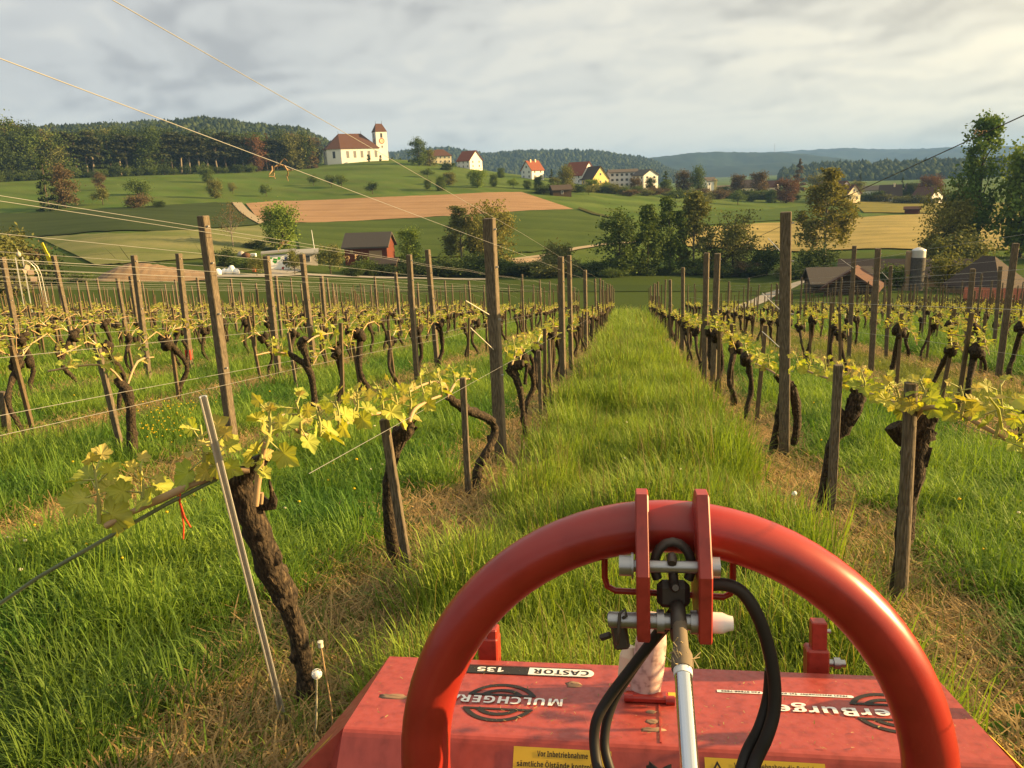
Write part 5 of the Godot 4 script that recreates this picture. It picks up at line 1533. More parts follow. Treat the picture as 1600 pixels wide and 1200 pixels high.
func woods() -> void:
	# the forest edge on the left
	var r := RandomNumberGenerator.new()
	r.seed = 31
	var n := 0
	for row in 3:
		var px := -150.0 + row * 7
		while px < 500.0:
			var u := clampf(px / 500.0, 0, 1)
			var p := far(px, 445.0 + row * 16.0 + 45.0 * u)
			var kind: String = "pine" if row == 0 and px > 110 and r.randf() < 0.75 else ["spruce", "oval", "oval", "round"][r.randi() % 4]
			var tall := (r.randf_range(66, 88) if px < 60 else r.randf_range(54, 72)) * lerpf(1.0, 0.72, u * u)
			var d := -(eye.inverse() * p).z
			var leafy: String = "crown_pine" if kind == "pine" else "crown_dark" if r.randf() < 0.6 else ["crown_mid", "crown_olive", "crown_brown"][r.randi() % 3]
			var word: String = {"pine": "tall pine with a bare trunk", "spruce": "dark pointed spruce", "oval": "slender leafy tree", "round": "rounded leafy tree"}[kind]
			tree("forest_tree", kind, "%s, %s from the left in the forest's %s row" % [word, nth(n), ["front", "middle", "back"][row]], p, tall / FOCAL * d, leafy, "pale_bark" if kind == "pine" and r.randf() < 0.55 else "tree_bark", "trees of the forest edge on the left", 1.35 if kind == "pine" else 1.0)
			px += r.randf_range(9.0, 16.0)
			n += 1
		n = 0
	for i in 26:                                     # undergrowth at the forest's foot
		var px := -100.0 + i * 20.0 + r.randf_range(-6, 6)
		var p := far(px, 436.0 + 45.0 * clampf(px / 500.0, 0, 1))
		tree("forest_shrub", "bush", "shrub at the foot of the forest edge, %s from the left" % nth(i), p, r.randf_range(3, 5.5), ["crown_dark", "crown_mid"][i % 2], "tree_bark", "shrubs along the forest edge", 1.2)
	var list := [
		# below the forest
		["spruce_tree", "spruce", "large dark spruce standing alone in front of the forest at the left", 78, 330, 85, "crown_dark", "tree_bark", 0.8],
		["larch_tree", "airy", "reddish-brown thin tree beside the large dark spruce", 103, 325, 62, "crown_brown", "tree_bark", 1.1],
		["larch_tree", "airy", "reddish tree above the small apple tree on the left slope", 158, 297, 26, "crown_brown", "tree_bark", 1.1],
		["apple_tree", "fruit", "small spreading apple tree on the left slope", 161, 320, 24, "crown_olive", "tree_bark", 1.0],
		["field_bush", "bush", "green bush on the left slope, upper of two", 218, 305, 26, "crown_mid", "tree_bark", 1.0],
		["field_bush", "bush", "brownish bush on the left slope with a dark hollow, lower of two", 216, 325, 22, "crown_brown", "tree_bark", 1.3],
		["field_bush", "bush", "low dark bush to the right of the brownish bush", 248, 325, 12, "crown_dark", "tree_bark", 1.2],
		["fruit_tree", "round", "leafy fruit tree on the slope left of the dirt track, upper one", 324, 285, 22, "crown_mid", "tree_bark", 1.2],
		["fruit_tree", "round", "leaning fruit tree on the slope left of the dirt track, lower one", 337, 310, 30, "crown_olive", "tree_bark", 0.9],
		["fruit_tree", "fruit", "thin little fruit tree above the dirt track", 364, 303, 16, "crown_olive", "tree_bark", 0.8],
		["fruit_tree", "fruit", "small fruit tree near the hanging tendrils", 416, 307, 17, "crown_mid", "tree_bark", 1.0],
		["fruit_tree", "fruit", "round fruit tree below the church, leftmost", 490, 290, 15, "crown_mid", "tree_bark", 1.1],
		["fruit_tree", "fruit", "left tree of a touching pair of round fruit trees below the church", 518, 292, 17, "crown_mid", "tree_bark", 1.0],
		["fruit_tree", "fruit", "right tree of a touching pair of round fruit trees below the church", 534, 293, 18, "crown_mid", "tree_bark", 1.0],
		["fruit_tree", "fruit", "round fruit tree standing alone below the church tower", 582, 303, 16, "crown_dark", "tree_bark", 1.2],
		["fruit_tree", "round", "leafy fruit tree, lowest left in the orchard right of the hill", 668, 296, 16, "crown_mid", "tree_bark", 1.0],
		["fruit_tree", "round", "dark fruit tree in the middle of the orchard right of the hill", 690, 298, 22, "crown_mid", "tree_bark", 1.1],
		["fruit_tree", "fruit", "low wide fruit tree at the top of the orchard", 668, 277, 12, "crown_mid", "tree_bark", 1.6],
		["fruit_tree", "round", "broad fruit tree upper right in the orchard", 704, 289, 20, "crown_olive", "tree_bark", 1.4],
		["fruit_tree", "round", "dense round fruit tree below the orange-red roofed house", 746, 293, 28, "crown_bright", "tree_bark", 1.2],
		["fruit_tree", "round", "slimmer fruit tree right of the dense round one", 771, 292, 20, "crown_mid", "tree_bark", 0.9],
		["fruit_tree", "round", "fruit tree at the right end of the orchard", 783, 278, 15, "crown_mid", "tree_bark", 1.2],
		["fruit_tree", "fruit", "fruit tree by the corner of the ploughed field", 802, 294, 14, "crown_bright", "tree_bark", 1.1],
		["churchyard_tree", "airy", "tall leafy tree right of the church tower", 655, 259, 40, "crown_mid", "tree_bark", 1.2],
		["churchyard_tree", "round", "lower tree before the parsonage", 672, 259, 24, "crown_olive", "tree_bark", 1.2],
		["churchyard_bush", "bush", "dark bush before the parsonage", 700, 266, 12, "crown_dark", "tree_bark", 1.6],
		["cypress", "poplar", "small dark cypress at the left of the nave wall", 544, 254, 10, "crown_dark", "tree_bark", 1.6],
		["cypress", "poplar", "small dark cypress by the nave's middle windows", 576, 253, 11, "crown_dark", "tree_bark", 1.4],
		["cypress", "poplar", "small dark cypress before the church tower", 595, 252, 9, "crown_dark", "tree_bark", 1.4],
		["big_tree", "round", "large dark tree left of the church at the end of the forest", 462, 260, 42, "crown_mid", "tree_bark", 1.0],
		["big_tree", "round", "brown-leaved tree in front of the large dark tree left of the church", 468, 262, 30, "crown_brown", "tree_bark", 1.0],
		["big_tree", "round", "mid green tree between the forest and the church", 432, 262, 36, "crown_mid", "tree_bark", 1.0],
		["big_tree", "oval", "dark red-leaved tree at the right end of the forest edge", 402, 268, 50, "crown_red", "tree_bark", 1.1],
		# the valley
		["birch_tree", "bare", "thin bare-crowned birch with a pale double trunk beside the dirt track", 365, 388, 70, "crown_brown", "pale_bark", 0.95],
		["lime_tree", "round", "dense round green tree above the painted container", 445, 392, 74, "crown_bright", "tree_bark", 0.95],
		["round_tree", "round", "bright rounded tree right of the old barn", 643, 418, 60, "crown_bright", "tree_bark", 0.85],
		["willow_tree", "birch", "grey-green drooping tree left of the yellowish tree in mid valley", 722, 412, 88, "crown_olive", "pale_bark", 1.2],
		["willow_tree", "willow", "yellowish airy tree behind the tall post left of the aisle", 772, 416, 108, "crown_gold", "tree_bark", 0.75],
		["valley_bush", "bush", "rounded olive bush in mid valley beside the field path", 872, 428, 52, "crown_olive", "tree_bark", 0.65],
		["alder_tree", "airy", "dark open-branched tree with a straight trunk in mid valley", 968, 431, 96, "crown_mid", "tree_bark", 1.15],
		["birch_tree", "birch", "narrow weeping birch in mid valley", 1012, 430, 108, "crown_mid", "tree_bark", 0.75],
		["birch_tree", "birch", "tall leafy birch behind the weeping birch", 1046, 428, 118, "crown_mid", "pale_bark", 0.9],
		["birch_tree", "birch", "tall birch with a pale bare top in the mid valley group", 1084, 428, 125, "crown_olive", "pale_bark", 0.85],
		["valley_willow", "willow", "broad olive willow right of the birches", 1146, 428, 104, "crown_olive", "tree_bark", 0.85],
		["valley_bush", "bush", "dark rounded bush right of the broad willow", 1196, 430, 50, "crown_dark", "tree_bark", 0.75],
		["valley_bush", "bush", "reddish low bush between the posts right of the aisle", 1165, 432, 24, "crown_brown", "tree_bark", 1.5],
		["airy_birch", "birch", "tall airy yellowish birch standing at the yellow field", 1288, 402, 134, "crown_gold", "pale_bark", 1.05],
		["valley_bush", "bush", "dark bush at the foot of the airy birch", 1272, 432, 44, "crown_dark", "tree_bark", 1.1],
		["valley_bush", "bush", "lighter bush left of the farm roofs", 1245, 436, 26, "crown_mid", "tree_bark", 1.4],
		["poplar_tree", "poplar", "tall poplar with a double tip at the right", 1520, 402, 206, "crown_green", "tree_bark", 0.85],
		["broad_tree", "round", "broad bright green tree at the right edge behind the poplar", 1592, 402, 178, "crown_bright", "tree_bark", 0.72],
		["willow_tree", "willow", "yellow-green willow hanging over the field left of the poplar", 1476, 402, 118, "crown_gold", "tree_bark", 0.8],
		["broad_tree", "round", "broad tree just beyond the right edge", 1680, 404, 170, "crown_mid", "tree_bark", 0.9],
		["valley_bush", "bush", "olive bush in front of the poplar's foot", 1500, 418, 52, "crown_olive", "tree_bark", 1.3],
		["garden_bush", "bush", "round garden bush below the silo", 1482, 454, 58, "crown_olive", "tree_bark", 0.85],
		["garden_bush", "bush", "low dark garden bush left of the silo", 1405, 452, 42, "crown_mid", "tree_bark", 1.1],
		["garden_bush", "bush", "garden bush in front of the red-roofed shed", 1540, 450, 44, "crown_mid", "tree_bark", 1.1],
		["plum_tree", "fruit", "small plum tree with a slim trunk by the playground road", 517, 428, 42, "crown_olive", "tree_bark", 0.9],
		["plum_tree", "fruit", "small tree in front of the painted container's right end", 461, 430, 36, "crown_olive", "tree_bark", 0.7],
		["plum_tree", "fruit", "small tree left of the painted container", 402, 432, 30, "crown_olive", "tree_bark", 0.8],
		["barn_bush", "bush", "dark bush in front of the old barn", 570, 430, 24, "crown_mid", "tree_bark", 1.2],
		["barn_bush", "bush", "dark bush right of the low shed", 640, 432, 30, "crown_dark", "tree_bark", 1.1],
		["valley_bush", "bush", "long dark thicket under the yellowish tree", 700, 432, 30, "crown_dark", "tree_bark", 1.7],
		["valley_bush", "bush", "dark thicket behind the tall post left of the aisle", 755, 430, 38, "crown_dark", "tree_bark", 1.3],
		["valley_bush", "bush", "low dark thicket right of the tall post", 815, 431, 20, "crown_dark", "tree_bark", 1.9],
		["valley_bush", "bush", "low thicket left of the open-branched tree", 925, 431, 22, "crown_dark", "tree_bark", 1.6],
		["hedge_bush", "bush", "hedge bush behind the white sacks", 352, 416, 26, "crown_dark", "tree_bark", 1.2],
		["hedge_bush", "bush", "long low hedge bush in the yard", 385, 420, 16, "crown_mid", "tree_bark", 2.2],
		["hedge_bush", "bush", "dark low hedge behind the thin birch", 400, 390, 14, "crown_dark", "tree_bark", 2.0],
		# the far left shrubs
		["blossom_tree", "fruit", "shrubby tree with pale blossom at the left edge", 10, 450, 84, "crown_olive", "tree_bark", 1.0],
		["left_bush", "bush", "dark round bush below the metal arch", 66, 446, 52, "crown_dark", "tree_bark", 1.0],
		["left_bush", "bush", "brownish shrub right of the metal arch", 44, 446, 62, "crown_brown", "tree_bark", 0.9],
		["left_bush", "bush", "leafy shrub in front of the metal arch", 24, 462, 66, "crown_olive", "tree_bark", 0.9],
		["left_bush", "bush", "low reddish shrub beside the track at the far left", 40, 452, 18, "crown_brown", "tree_bark", 1.8],
		["left_bush", "bush", "low green shrub left of the earth heap", 130, 441, 16, "crown_mid", "tree_bark", 1.8],
		# the village
		["village_conifer", "spruce", "dark conifer left of the white farmhouse", 862, 291, 26, "crown_dark", "tree_bark", 1.0],
		["village_tree", "oval", "grey-green birch with a thin pale trunk before the farmhouse", 887, 300, 38, "crown_olive", "pale_bark", 1.2],
		["village_tree", "round", "small round tree left of the grey-green birch", 866, 299, 22, "crown_olive", "tree_bark", 1.0],
		["village_tree", "round", "tree before the white gabled house, left one", 824, 296, 15, "crown_mid", "tree_bark", 1.0],
		["village_tree", "round", "tree before the white gabled house, right one", 842, 296, 20, "crown_mid", "tree_bark", 1.1],
		["village_tree", "round", "bright tree in front of the yellow house", 925, 298, 18, "crown_bright", "tree_bark", 1.6],
		["village_tree", "round", "bright low tree right of the yellow house", 946, 298, 14, "crown_bright", "tree_bark", 1.3],
		["village_tree", "fruit", "small fruit tree in the meadow before the long white block", 958, 303, 14, "crown_olive", "tree_bark", 1.2],
		["village_tree", "fruit", "small fruit tree at the meadow's edge below the yellow house", 920, 305, 12, "crown_olive", "tree_bark", 1.2],
		["village_tree", "round", "brown-leaved round tree before the tall white block", 993, 302, 24, "crown_brown", "tree_bark", 1.0],
		["village_tree", "oval", "dark tree right of the tall white block", 1018, 302, 24, "crown_dark", "tree_bark", 1.3],
		["village_tree", "spruce", "green conifer between the brown trees", 1040, 303, 34, "crown_mid", "tree_bark", 1.3],
		["village_tree", "round", "low green tree in the middle of the village trees", 1042, 304, 22, "crown_mid", "tree_bark", 1.2],
		["village_tree", "oval", "brownish tree right of the low green tree", 1068, 304, 36, "crown_brown", "tree_bark", 1.3],
		["village_tree", "oval", "tall dark green tree left of the white two-storey house", 1092, 306, 42, "crown_mid", "tree_bark", 1.0],
		["village_tree", "round", "bushy tree before the low white wing", 1130, 308, 16, "crown_mid", "tree_bark", 2.0],
		["village_tree", "round", "brown tree right of the low white wing", 1152, 308, 34, "crown_brown", "tree_bark", 1.0],
		["village_tree", "fruit", "small round tree alone in the meadow before the white wing", 1103, 326, 18, "crown_olive", "tree_bark", 1.0],
		["village_tree", "fruit", "small round tree in the meadow below the dark-roofed house", 1153, 320, 20, "crown_mid", "tree_bark", 1.1],
		["village_tree", "round", "brownish tree behind the meadow, left of the reddish tree", 1186, 310, 40, "crown_brown", "tree_bark", 1.0],
		["village_tree", "round", "reddish-leaved tree with a dark trunk", 1228, 317, 38, "crown_red", "tree_bark", 1.1],
		["village_tree", "round", "green tree in front of the brownish trees", 1205, 317, 20, "crown_mid", "tree_bark", 1.2],
		["village_conifer", "spruce", "large dark brown conifer behind the reddish tree", 1248, 300, 50, "crown_brown", "tree_bark", 0.95],
		["village_tree", "round", "olive tree right of the large conifer", 1280, 306, 34, "crown_gold", "tree_bark", 1.2],
		["village_tree", "round", "olive tree in front of the white gable", 1338, 312, 28, "crown_olive", "tree_bark", 1.2],
		["village_conifer", "spruce", "dark conifer left of the steep dark roof", 1343, 300, 28, "crown_dark", "tree_bark", 0.8],
		["village_conifer", "spruce", "dark conifer right of the steep dark roof", 1408, 312, 36, "crown_dark", "tree_bark", 0.7],
		["village_tree", "round", "dark tree between the dark roofs", 1422, 312, 26, "crown_dark", "tree_bark", 0.9],
		["village_tree", "round", "reddish-brown tree left of the poplar", 1452, 314, 40, "crown_red", "tree_bark", 1.0],
		["village_tree", "round", "green bush-like tree before the white ground floor", 1372, 316, 18, "crown_mid", "tree_bark", 1.2],
	]
	for i in 34:                                     # hedges and shrubs that tie the village trees together
		var px := 852.0 + i * 12.2 + r.randf_range(-4, 4) if i < 33 else 1275.0
		var py := 300.0 + clampf((px - 900.0) / 300.0, 0, 1) * 13.0 + r.randf_range(-2, 3)
		planted("village_hedge", "bush", "shrub in the hedge belt before the village, %s from the left" % nth(i), px, py, r.randf_range(8, 15), ["crown_mid", "crown_olive", "crown_dark", "crown_brown"][r.randi() % 4], "tree_bark", r.randf_range(1.2, 2.2), 0.0, "shrubs before the village")
	for i in 16:
		var px := 1280.0 + i * 13.0 + r.randf_range(-4, 4)
		planted("garden_hedge", "bush", "garden shrub before the right-hand houses, %s from the left" % nth(i), px, 317.0 + r.randf_range(-3, 2), r.randf_range(8, 17), ["crown_mid", "crown_olive", "crown_dark"][r.randi() % 3], "tree_bark", r.randf_range(1.1, 2.0), 0.0, "shrubs before the right-hand houses")
	for i in 15:
		var px := 560.0 + i * 48.0 + r.randf_range(-14, 14)
		planted("stream_bush", "bush", "low bush of the thicket along the valley stream, %s from the left" % nth(i), px, 432.0 + r.randf_range(-3, 2), r.randf_range(14, 30), ["crown_mid", "crown_dark", "crown_olive"][r.randi() % 3], "tree_bark", r.randf_range(1.2, 2.2), 0.0, "bushes along the valley stream")
	for e in list: planted(e[0], e[1], e[2], e[3], e[4], e[5], e[6], e[7], e[8])

# ------------------------------------------------------------------ grass, straw and flowers
func tuft(seed_: int, blades: int, low: float, high: float, width: float, spread: float, droop: float) -> ArrayMesh:
	var r := RandomNumberGenerator.new()
	r.seed = seed_
	var g := Geo.new()
	for i in blades:
		var a := r.randf() * TAU
		var o := Vector3(cos(a), 0, sin(a))
		var foot := o * spread * sqrt(r.randf()) + Vector3(0, -0.02, 0)
		var h := r.randf_range(low, high)
		var b := r.randf() * TAU
		var lean := (o * 0.5 + Vector3(cos(b), 0, sin(b))) * h * droop * r.randf_range(0.3, 1.0)
		var side := Vector3(-lean.z, 0, lean.x).normalized() * width * r.randf_range(0.6, 1.2) * 0.5
		var p1 := foot + Vector3(0, h * 0.5, 0) + lean * 0.25
		var p2 := foot + Vector3(0, h * 0.86, 0) + lean * 0.65
		var p3 := foot + Vector3(0, h * r.randf_range(0.88, 1.02), 0) + lean * 1.15
		g.col = Color.WHITE * r.randf_range(0.75, 1.25)
		g.quad(foot - side, foot + side, p1 + side * 0.9, p1 - side * 0.9)
		g.quad(p1 - side * 0.9, p1 + side * 0.9, p2 + side * 0.6, p2 - side * 0.6)
		g.tri(p2 - side * 0.6, p2 + side * 0.6, p3)
	return g.mesh()

func straw_tuft(seed_: int) -> ArrayMesh:
	var r := RandomNumberGenerator.new()
	r.seed = seed_
	var g := Geo.new()
	for i in 24:
		var a := r.randf() * TAU
		var d := Vector3(cos(a), r.randf_range(0.0, 0.75), sin(a)) * r.randf_range(0.05, 0.17)
		var foot := Vector3(r.randf_range(-0.12, 0.12), r.randf_range(0.0, 0.02), r.randf_range(-0.12, 0.12))
		var side := Vector3(-d.z, 0, d.x).normalized() * 0.002
		var mid := foot + d * 0.6 + Vector3(0, 0.015, 0)
		g.col = Color.WHITE * r.randf_range(0.6, 1.3)
		g.quad(foot - side, foot + side, mid + side, mid - side)
		g.quad(mid - side, mid + side, foot + d + side * 0.4, foot + d - side * 0.4)
	return g.mesh()

func herb(seed_: int) -> ArrayMesh:               # low broad leaves
	var r := RandomNumberGenerator.new()
	r.seed = seed_
	var g := Geo.new()
	for i in 14:
		var a := r.randf() * TAU
		var o := Vector3(cos(a), r.randf_range(0.25, 1.1), sin(a)).normalized()
		var l := r.randf_range(0.04, 0.10)
		var p := Vector3(r.randf_range(-0.08, 0.08), r.randf_range(0.0, 0.07), r.randf_range(-0.08, 0.08))
		var s := o.cross(Vector3.UP).normalized() * l * r.randf_range(0.22, 0.4)
		g.col = Color.WHITE * r.randf_range(0.7, 1.2)
		var m := p + o * l * 0.5 + Vector3(0, 0.012, 0)
		g.quad(p, m + s, p + o * l - Vector3(0, 0.012, 0), m - s)
	return g.mesh()

func grass() -> void:
	var r := RandomNumberGenerator.new()
	r.seed = 404
	var tall := [tuft(1, 16, 0.2, 0.42, 0.006, 0.09, 0.30), tuft(2, 16, 0.22, 0.46, 0.005, 0.09, 0.38), tuft(3, 14, 0.16, 0.36, 0.006, 0.1, 0.5)]
	var lush := [tuft(4, 15, 0.10, 0.24, 0.0085, 0.10, 0.75), tuft(5, 15, 0.09, 0.20, 0.008, 0.11, 0.95), tuft(6, 14, 0.12, 0.28, 0.007, 0.09, 0.6)]
	var dry := [straw_tuft(7), straw_tuft(8)]
	var herbs := [herb(9), herb(10)]
	var stems := tuft(11, 5, 0.40, 0.62, 0.0035, 0.09, 0.25)
	var bins := []
	for i in 11: bins.append([[], []])
	for i in 165000:
		var q := lerpf(sqrt(1.0), sqrt(60.0), r.randf())
		var d := q * q
		var az := deg_to_rad(r.randf_range(-45.0, 31.0))
		var x := sin(az) * d; var z := -cos(az) * d
		var row_d := strip(x, z)
		if z < row_end(-1) + 1.2 + 0.15 * minf(x, 0.0) and x < 5.0: continue
		var aisle := x > -1.08 and x < 1.27
		if z > -2.1 and aisle and absf(x - 0.06) < 0.86: continue           # the mulcher stands here
		var n1 := noise.get_noise_2d(x * 0.35, z * 0.35)
		var n2 := noise.get_noise_2d(x * 1.1 + 50.0, z * 1.1)
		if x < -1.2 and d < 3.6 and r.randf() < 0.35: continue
		var b := 0
		var c := Color(0.085, 0.19, 0.028).lerp(Color(0.24, 0.35, 0.052), clampf(0.5 + n1 * 1.5 + n2 * 0.3, 0.0, 1.0))
		var s := r.randf_range(0.75, 1.25) * (1.0 + 0.018 * d)
		var wide := 1.0 + 0.03 * d
		if row_d > 0.4:
			var f := r.randf()
			if f < 0.16 + 0.35 * n1:
				b = 3 + r.randi() % 3; s *= 0.7
				c = c.lerp(Color(0.15, 0.14, 0.05), r.randf())
			elif f < 0.14: b = 8 + r.randi() % 2
			else:
				b = 6 + r.randi() % 2
				s *= 1.25
				c = Color(0.74, 0.52, 0.22).lerp(Color(0.38, 0.26, 0.12), r.randf())
		elif aisle:
			b = r.randi() % 3
			if r.randf() < 0.06: b = 10
			if r.randf() < 0.05: b = 8
			s *= 0.82 + 0.75 * maxf(noise.get_noise_2d(x * 0.7 + 9.0, z * 0.7), -0.35)
			c = c.lerp(Color(0.28, 0.37, 0.06), 0.6)
		else:
			b = 3 + r.randi() % 3
			if r.randf() < 0.2: b = 8 + r.randi() % 2
			if r.randf() < 0.04: b = 1
			if x > 1.27 and x < 3.7: s *= 0.85
			if x > 3.7 and x < 6.0: s *= 0.55; c = c.lerp(Color(0.22, 0.21, 0.06), 0.6)
			s *= 1.0 + 0.45 * n2
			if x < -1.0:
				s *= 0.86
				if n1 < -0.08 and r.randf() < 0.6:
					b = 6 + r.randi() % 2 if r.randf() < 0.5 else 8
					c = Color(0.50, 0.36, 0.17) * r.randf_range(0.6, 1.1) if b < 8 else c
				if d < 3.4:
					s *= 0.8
					c = c.lerp(Color(0.07, 0.12, 0.022), 0.5)  # shade of the near left corner put into the blade colour
		if b == 10: c = Color(0.26, 0.22, 0.10)
		c *= r.randf_range(0.8, 1.2)
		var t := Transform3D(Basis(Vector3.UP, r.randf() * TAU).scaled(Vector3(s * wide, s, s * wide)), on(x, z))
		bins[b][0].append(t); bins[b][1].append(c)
	var ms := tall + lush + dry + herbs + [stems]
	var names := ["tall_grass", "tall_grass", "tall_grass", "short_grass", "short_grass", "short_grass", "straw", "straw", "weeds", "weeds", "grass_stems"]
	var labels := ["tall fresh grass standing in the aisle behind the red mulcher", "lush short grass between the vine rows", "dry straw and dead grass on the bare strips under the vines", "low broad-leaved weeds among the grass", "dry seed stems rising above the aisle's grass"]
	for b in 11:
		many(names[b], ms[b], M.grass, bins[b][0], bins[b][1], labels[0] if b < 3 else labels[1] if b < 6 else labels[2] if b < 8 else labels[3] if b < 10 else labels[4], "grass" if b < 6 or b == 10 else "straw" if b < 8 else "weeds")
	# dense clumps that stand out in front
	var clump := 0
	for e in [[262, 1150, 0.36, "big dark clump of grass at the lower left"], [90, 1010, 0.3, "clump of bright grass at the left edge"], [210, 960, 0.26, "clump of sunlit grass left of the bright stake"], [760, 900, 0.42, "tall grass clump left of the red hoop"], [1530, 920, 0.3, "grass clump at the right edge beside the round stake"], [1560, 860, 0.28, "yellowish grass clump at the right edge"], [640, 985, 0.34, "thin grass clump by the mulcher's left corner"]]:
		var p := hit(e[0], e[1])
		var g := tuft(200 + clump, 70, e[2] * 0.5, e[2], 0.007, 0.13, 0.5)
		var o := part("grass_clump", g, mat(lin(0.12, 0.2, 0.03), 0.6, {"vc": true, "back": lin(0.6, 0.6, 0.2)}))
		o.position = p
		tag(o, e[3], "grass clump")
		clump += 1
	# flowers
	var yl := []; var yc := []
	for i in 420:
		var px := 0.0; var py := 0.0
		if i < 160: px = r.randf_range(225, 310); py = r.randf_range(640, 720)
		elif i < 250: px = r.randf_range(880, 950); py = r.randf_range(535, 600)
		else: px = r.randf_range(0, 1600); py = r.randf_range(560, 960)
		var p := hit(px, py)
		if strip(p.x, p.z) > 0.4 or p.z < -40.0: continue
		yl.append(Transform3D(Basis().scaled(Vector3.ONE * r.randf_range(0.006, 0.011)), p + Vector3(0, r.randf_range(0.15, 0.3), 0)))
		yc.append(Color(0.75, 0.55, 0.03) if r.randf() < 0.75 or i < 250 else Color(0.75, 0.72, 0.6))
	var fb := Geo.new()
	fb.blob(Vector3.ZERO, Vector3(1, 0.7, 1), 4, 7, 0.2, r)
	many("wildflowers", fb.mesh(), M.grass, yl, yc, "small yellow and white flowers scattered in the grass", "wildflowers")
	var heads := [[495, 1053, 478, 1165, -2.0, true, "round white dandelion clock beside the mulcher's left corner"], [501, 1008, 516, 1140, -2.02, false, "closed pale dandelion head on a tall stalk beside the dandelion clock"], [1241, 771, 1243, 806, -4.6, true, "white dandelion clock in the straw right of the aisle"], [958, 556, 958, 572, -17.0, true, "far white dandelion clock in the middle of the aisle"], [898, 612, 898, 636, -11.0, true, "pale dandelion clock at the left edge of the aisle"], [1085, 608, 1085, 626, -11.5, true, "pale dandelion clock in the right half of the aisle"]]
	for h in heads:
		var head := at_z(h[0], h[1], h[4])
		var foot := at_z(h[2], h[3], h[4])
		foot.y = minf(foot.y, land(foot.x, foot.z))
		var o := thing("dandelion", h[6], "dandelion", foot)
		var st := Geo.new()
		st.tube([Vector3.ZERO, (head - foot) * 0.5 + Vector3(0.012, 0, 0), head - foot], [0.0035, 0.003, 0.0025], 6)
		part("stalk", st, M.cane if not h[5] else mat(lin(0.45, 0.42, 0.30), 0.6), o)
		var hd := Geo.new()
		if h[5]:
			hd.blob(head - foot, Vector3.ONE * 0.006, 5, 8)
			for i in 150:                                # the fine parachutes
				var d := Vector3(r.randfn(), r.randfn(), r.randfn()).normalized()
				var tip := head - foot + d * 0.0155
				var s := d.cross(Vector3(0.3, 1, 0.2)).normalized() * 0.0026
				var u := d.cross(s)
				hd.quad(tip - s - u, tip + s - u, tip + s + u, tip - s + u)
		else:
			hd.lathe(Transform3D(Basis(), head - foot - Vector3(0, 0.012, 0)), [Vector2(0.003, 0), Vector2(0.008, 0.006), Vector2(0.0075, 0.016), Vector2(0.009, 0.024), Vector2(0, 0.026)], 12)
		part("seed_head", hd, M.white if h[5] else mat(lin(0.62, 0.58, 0.45), 0.8), o)

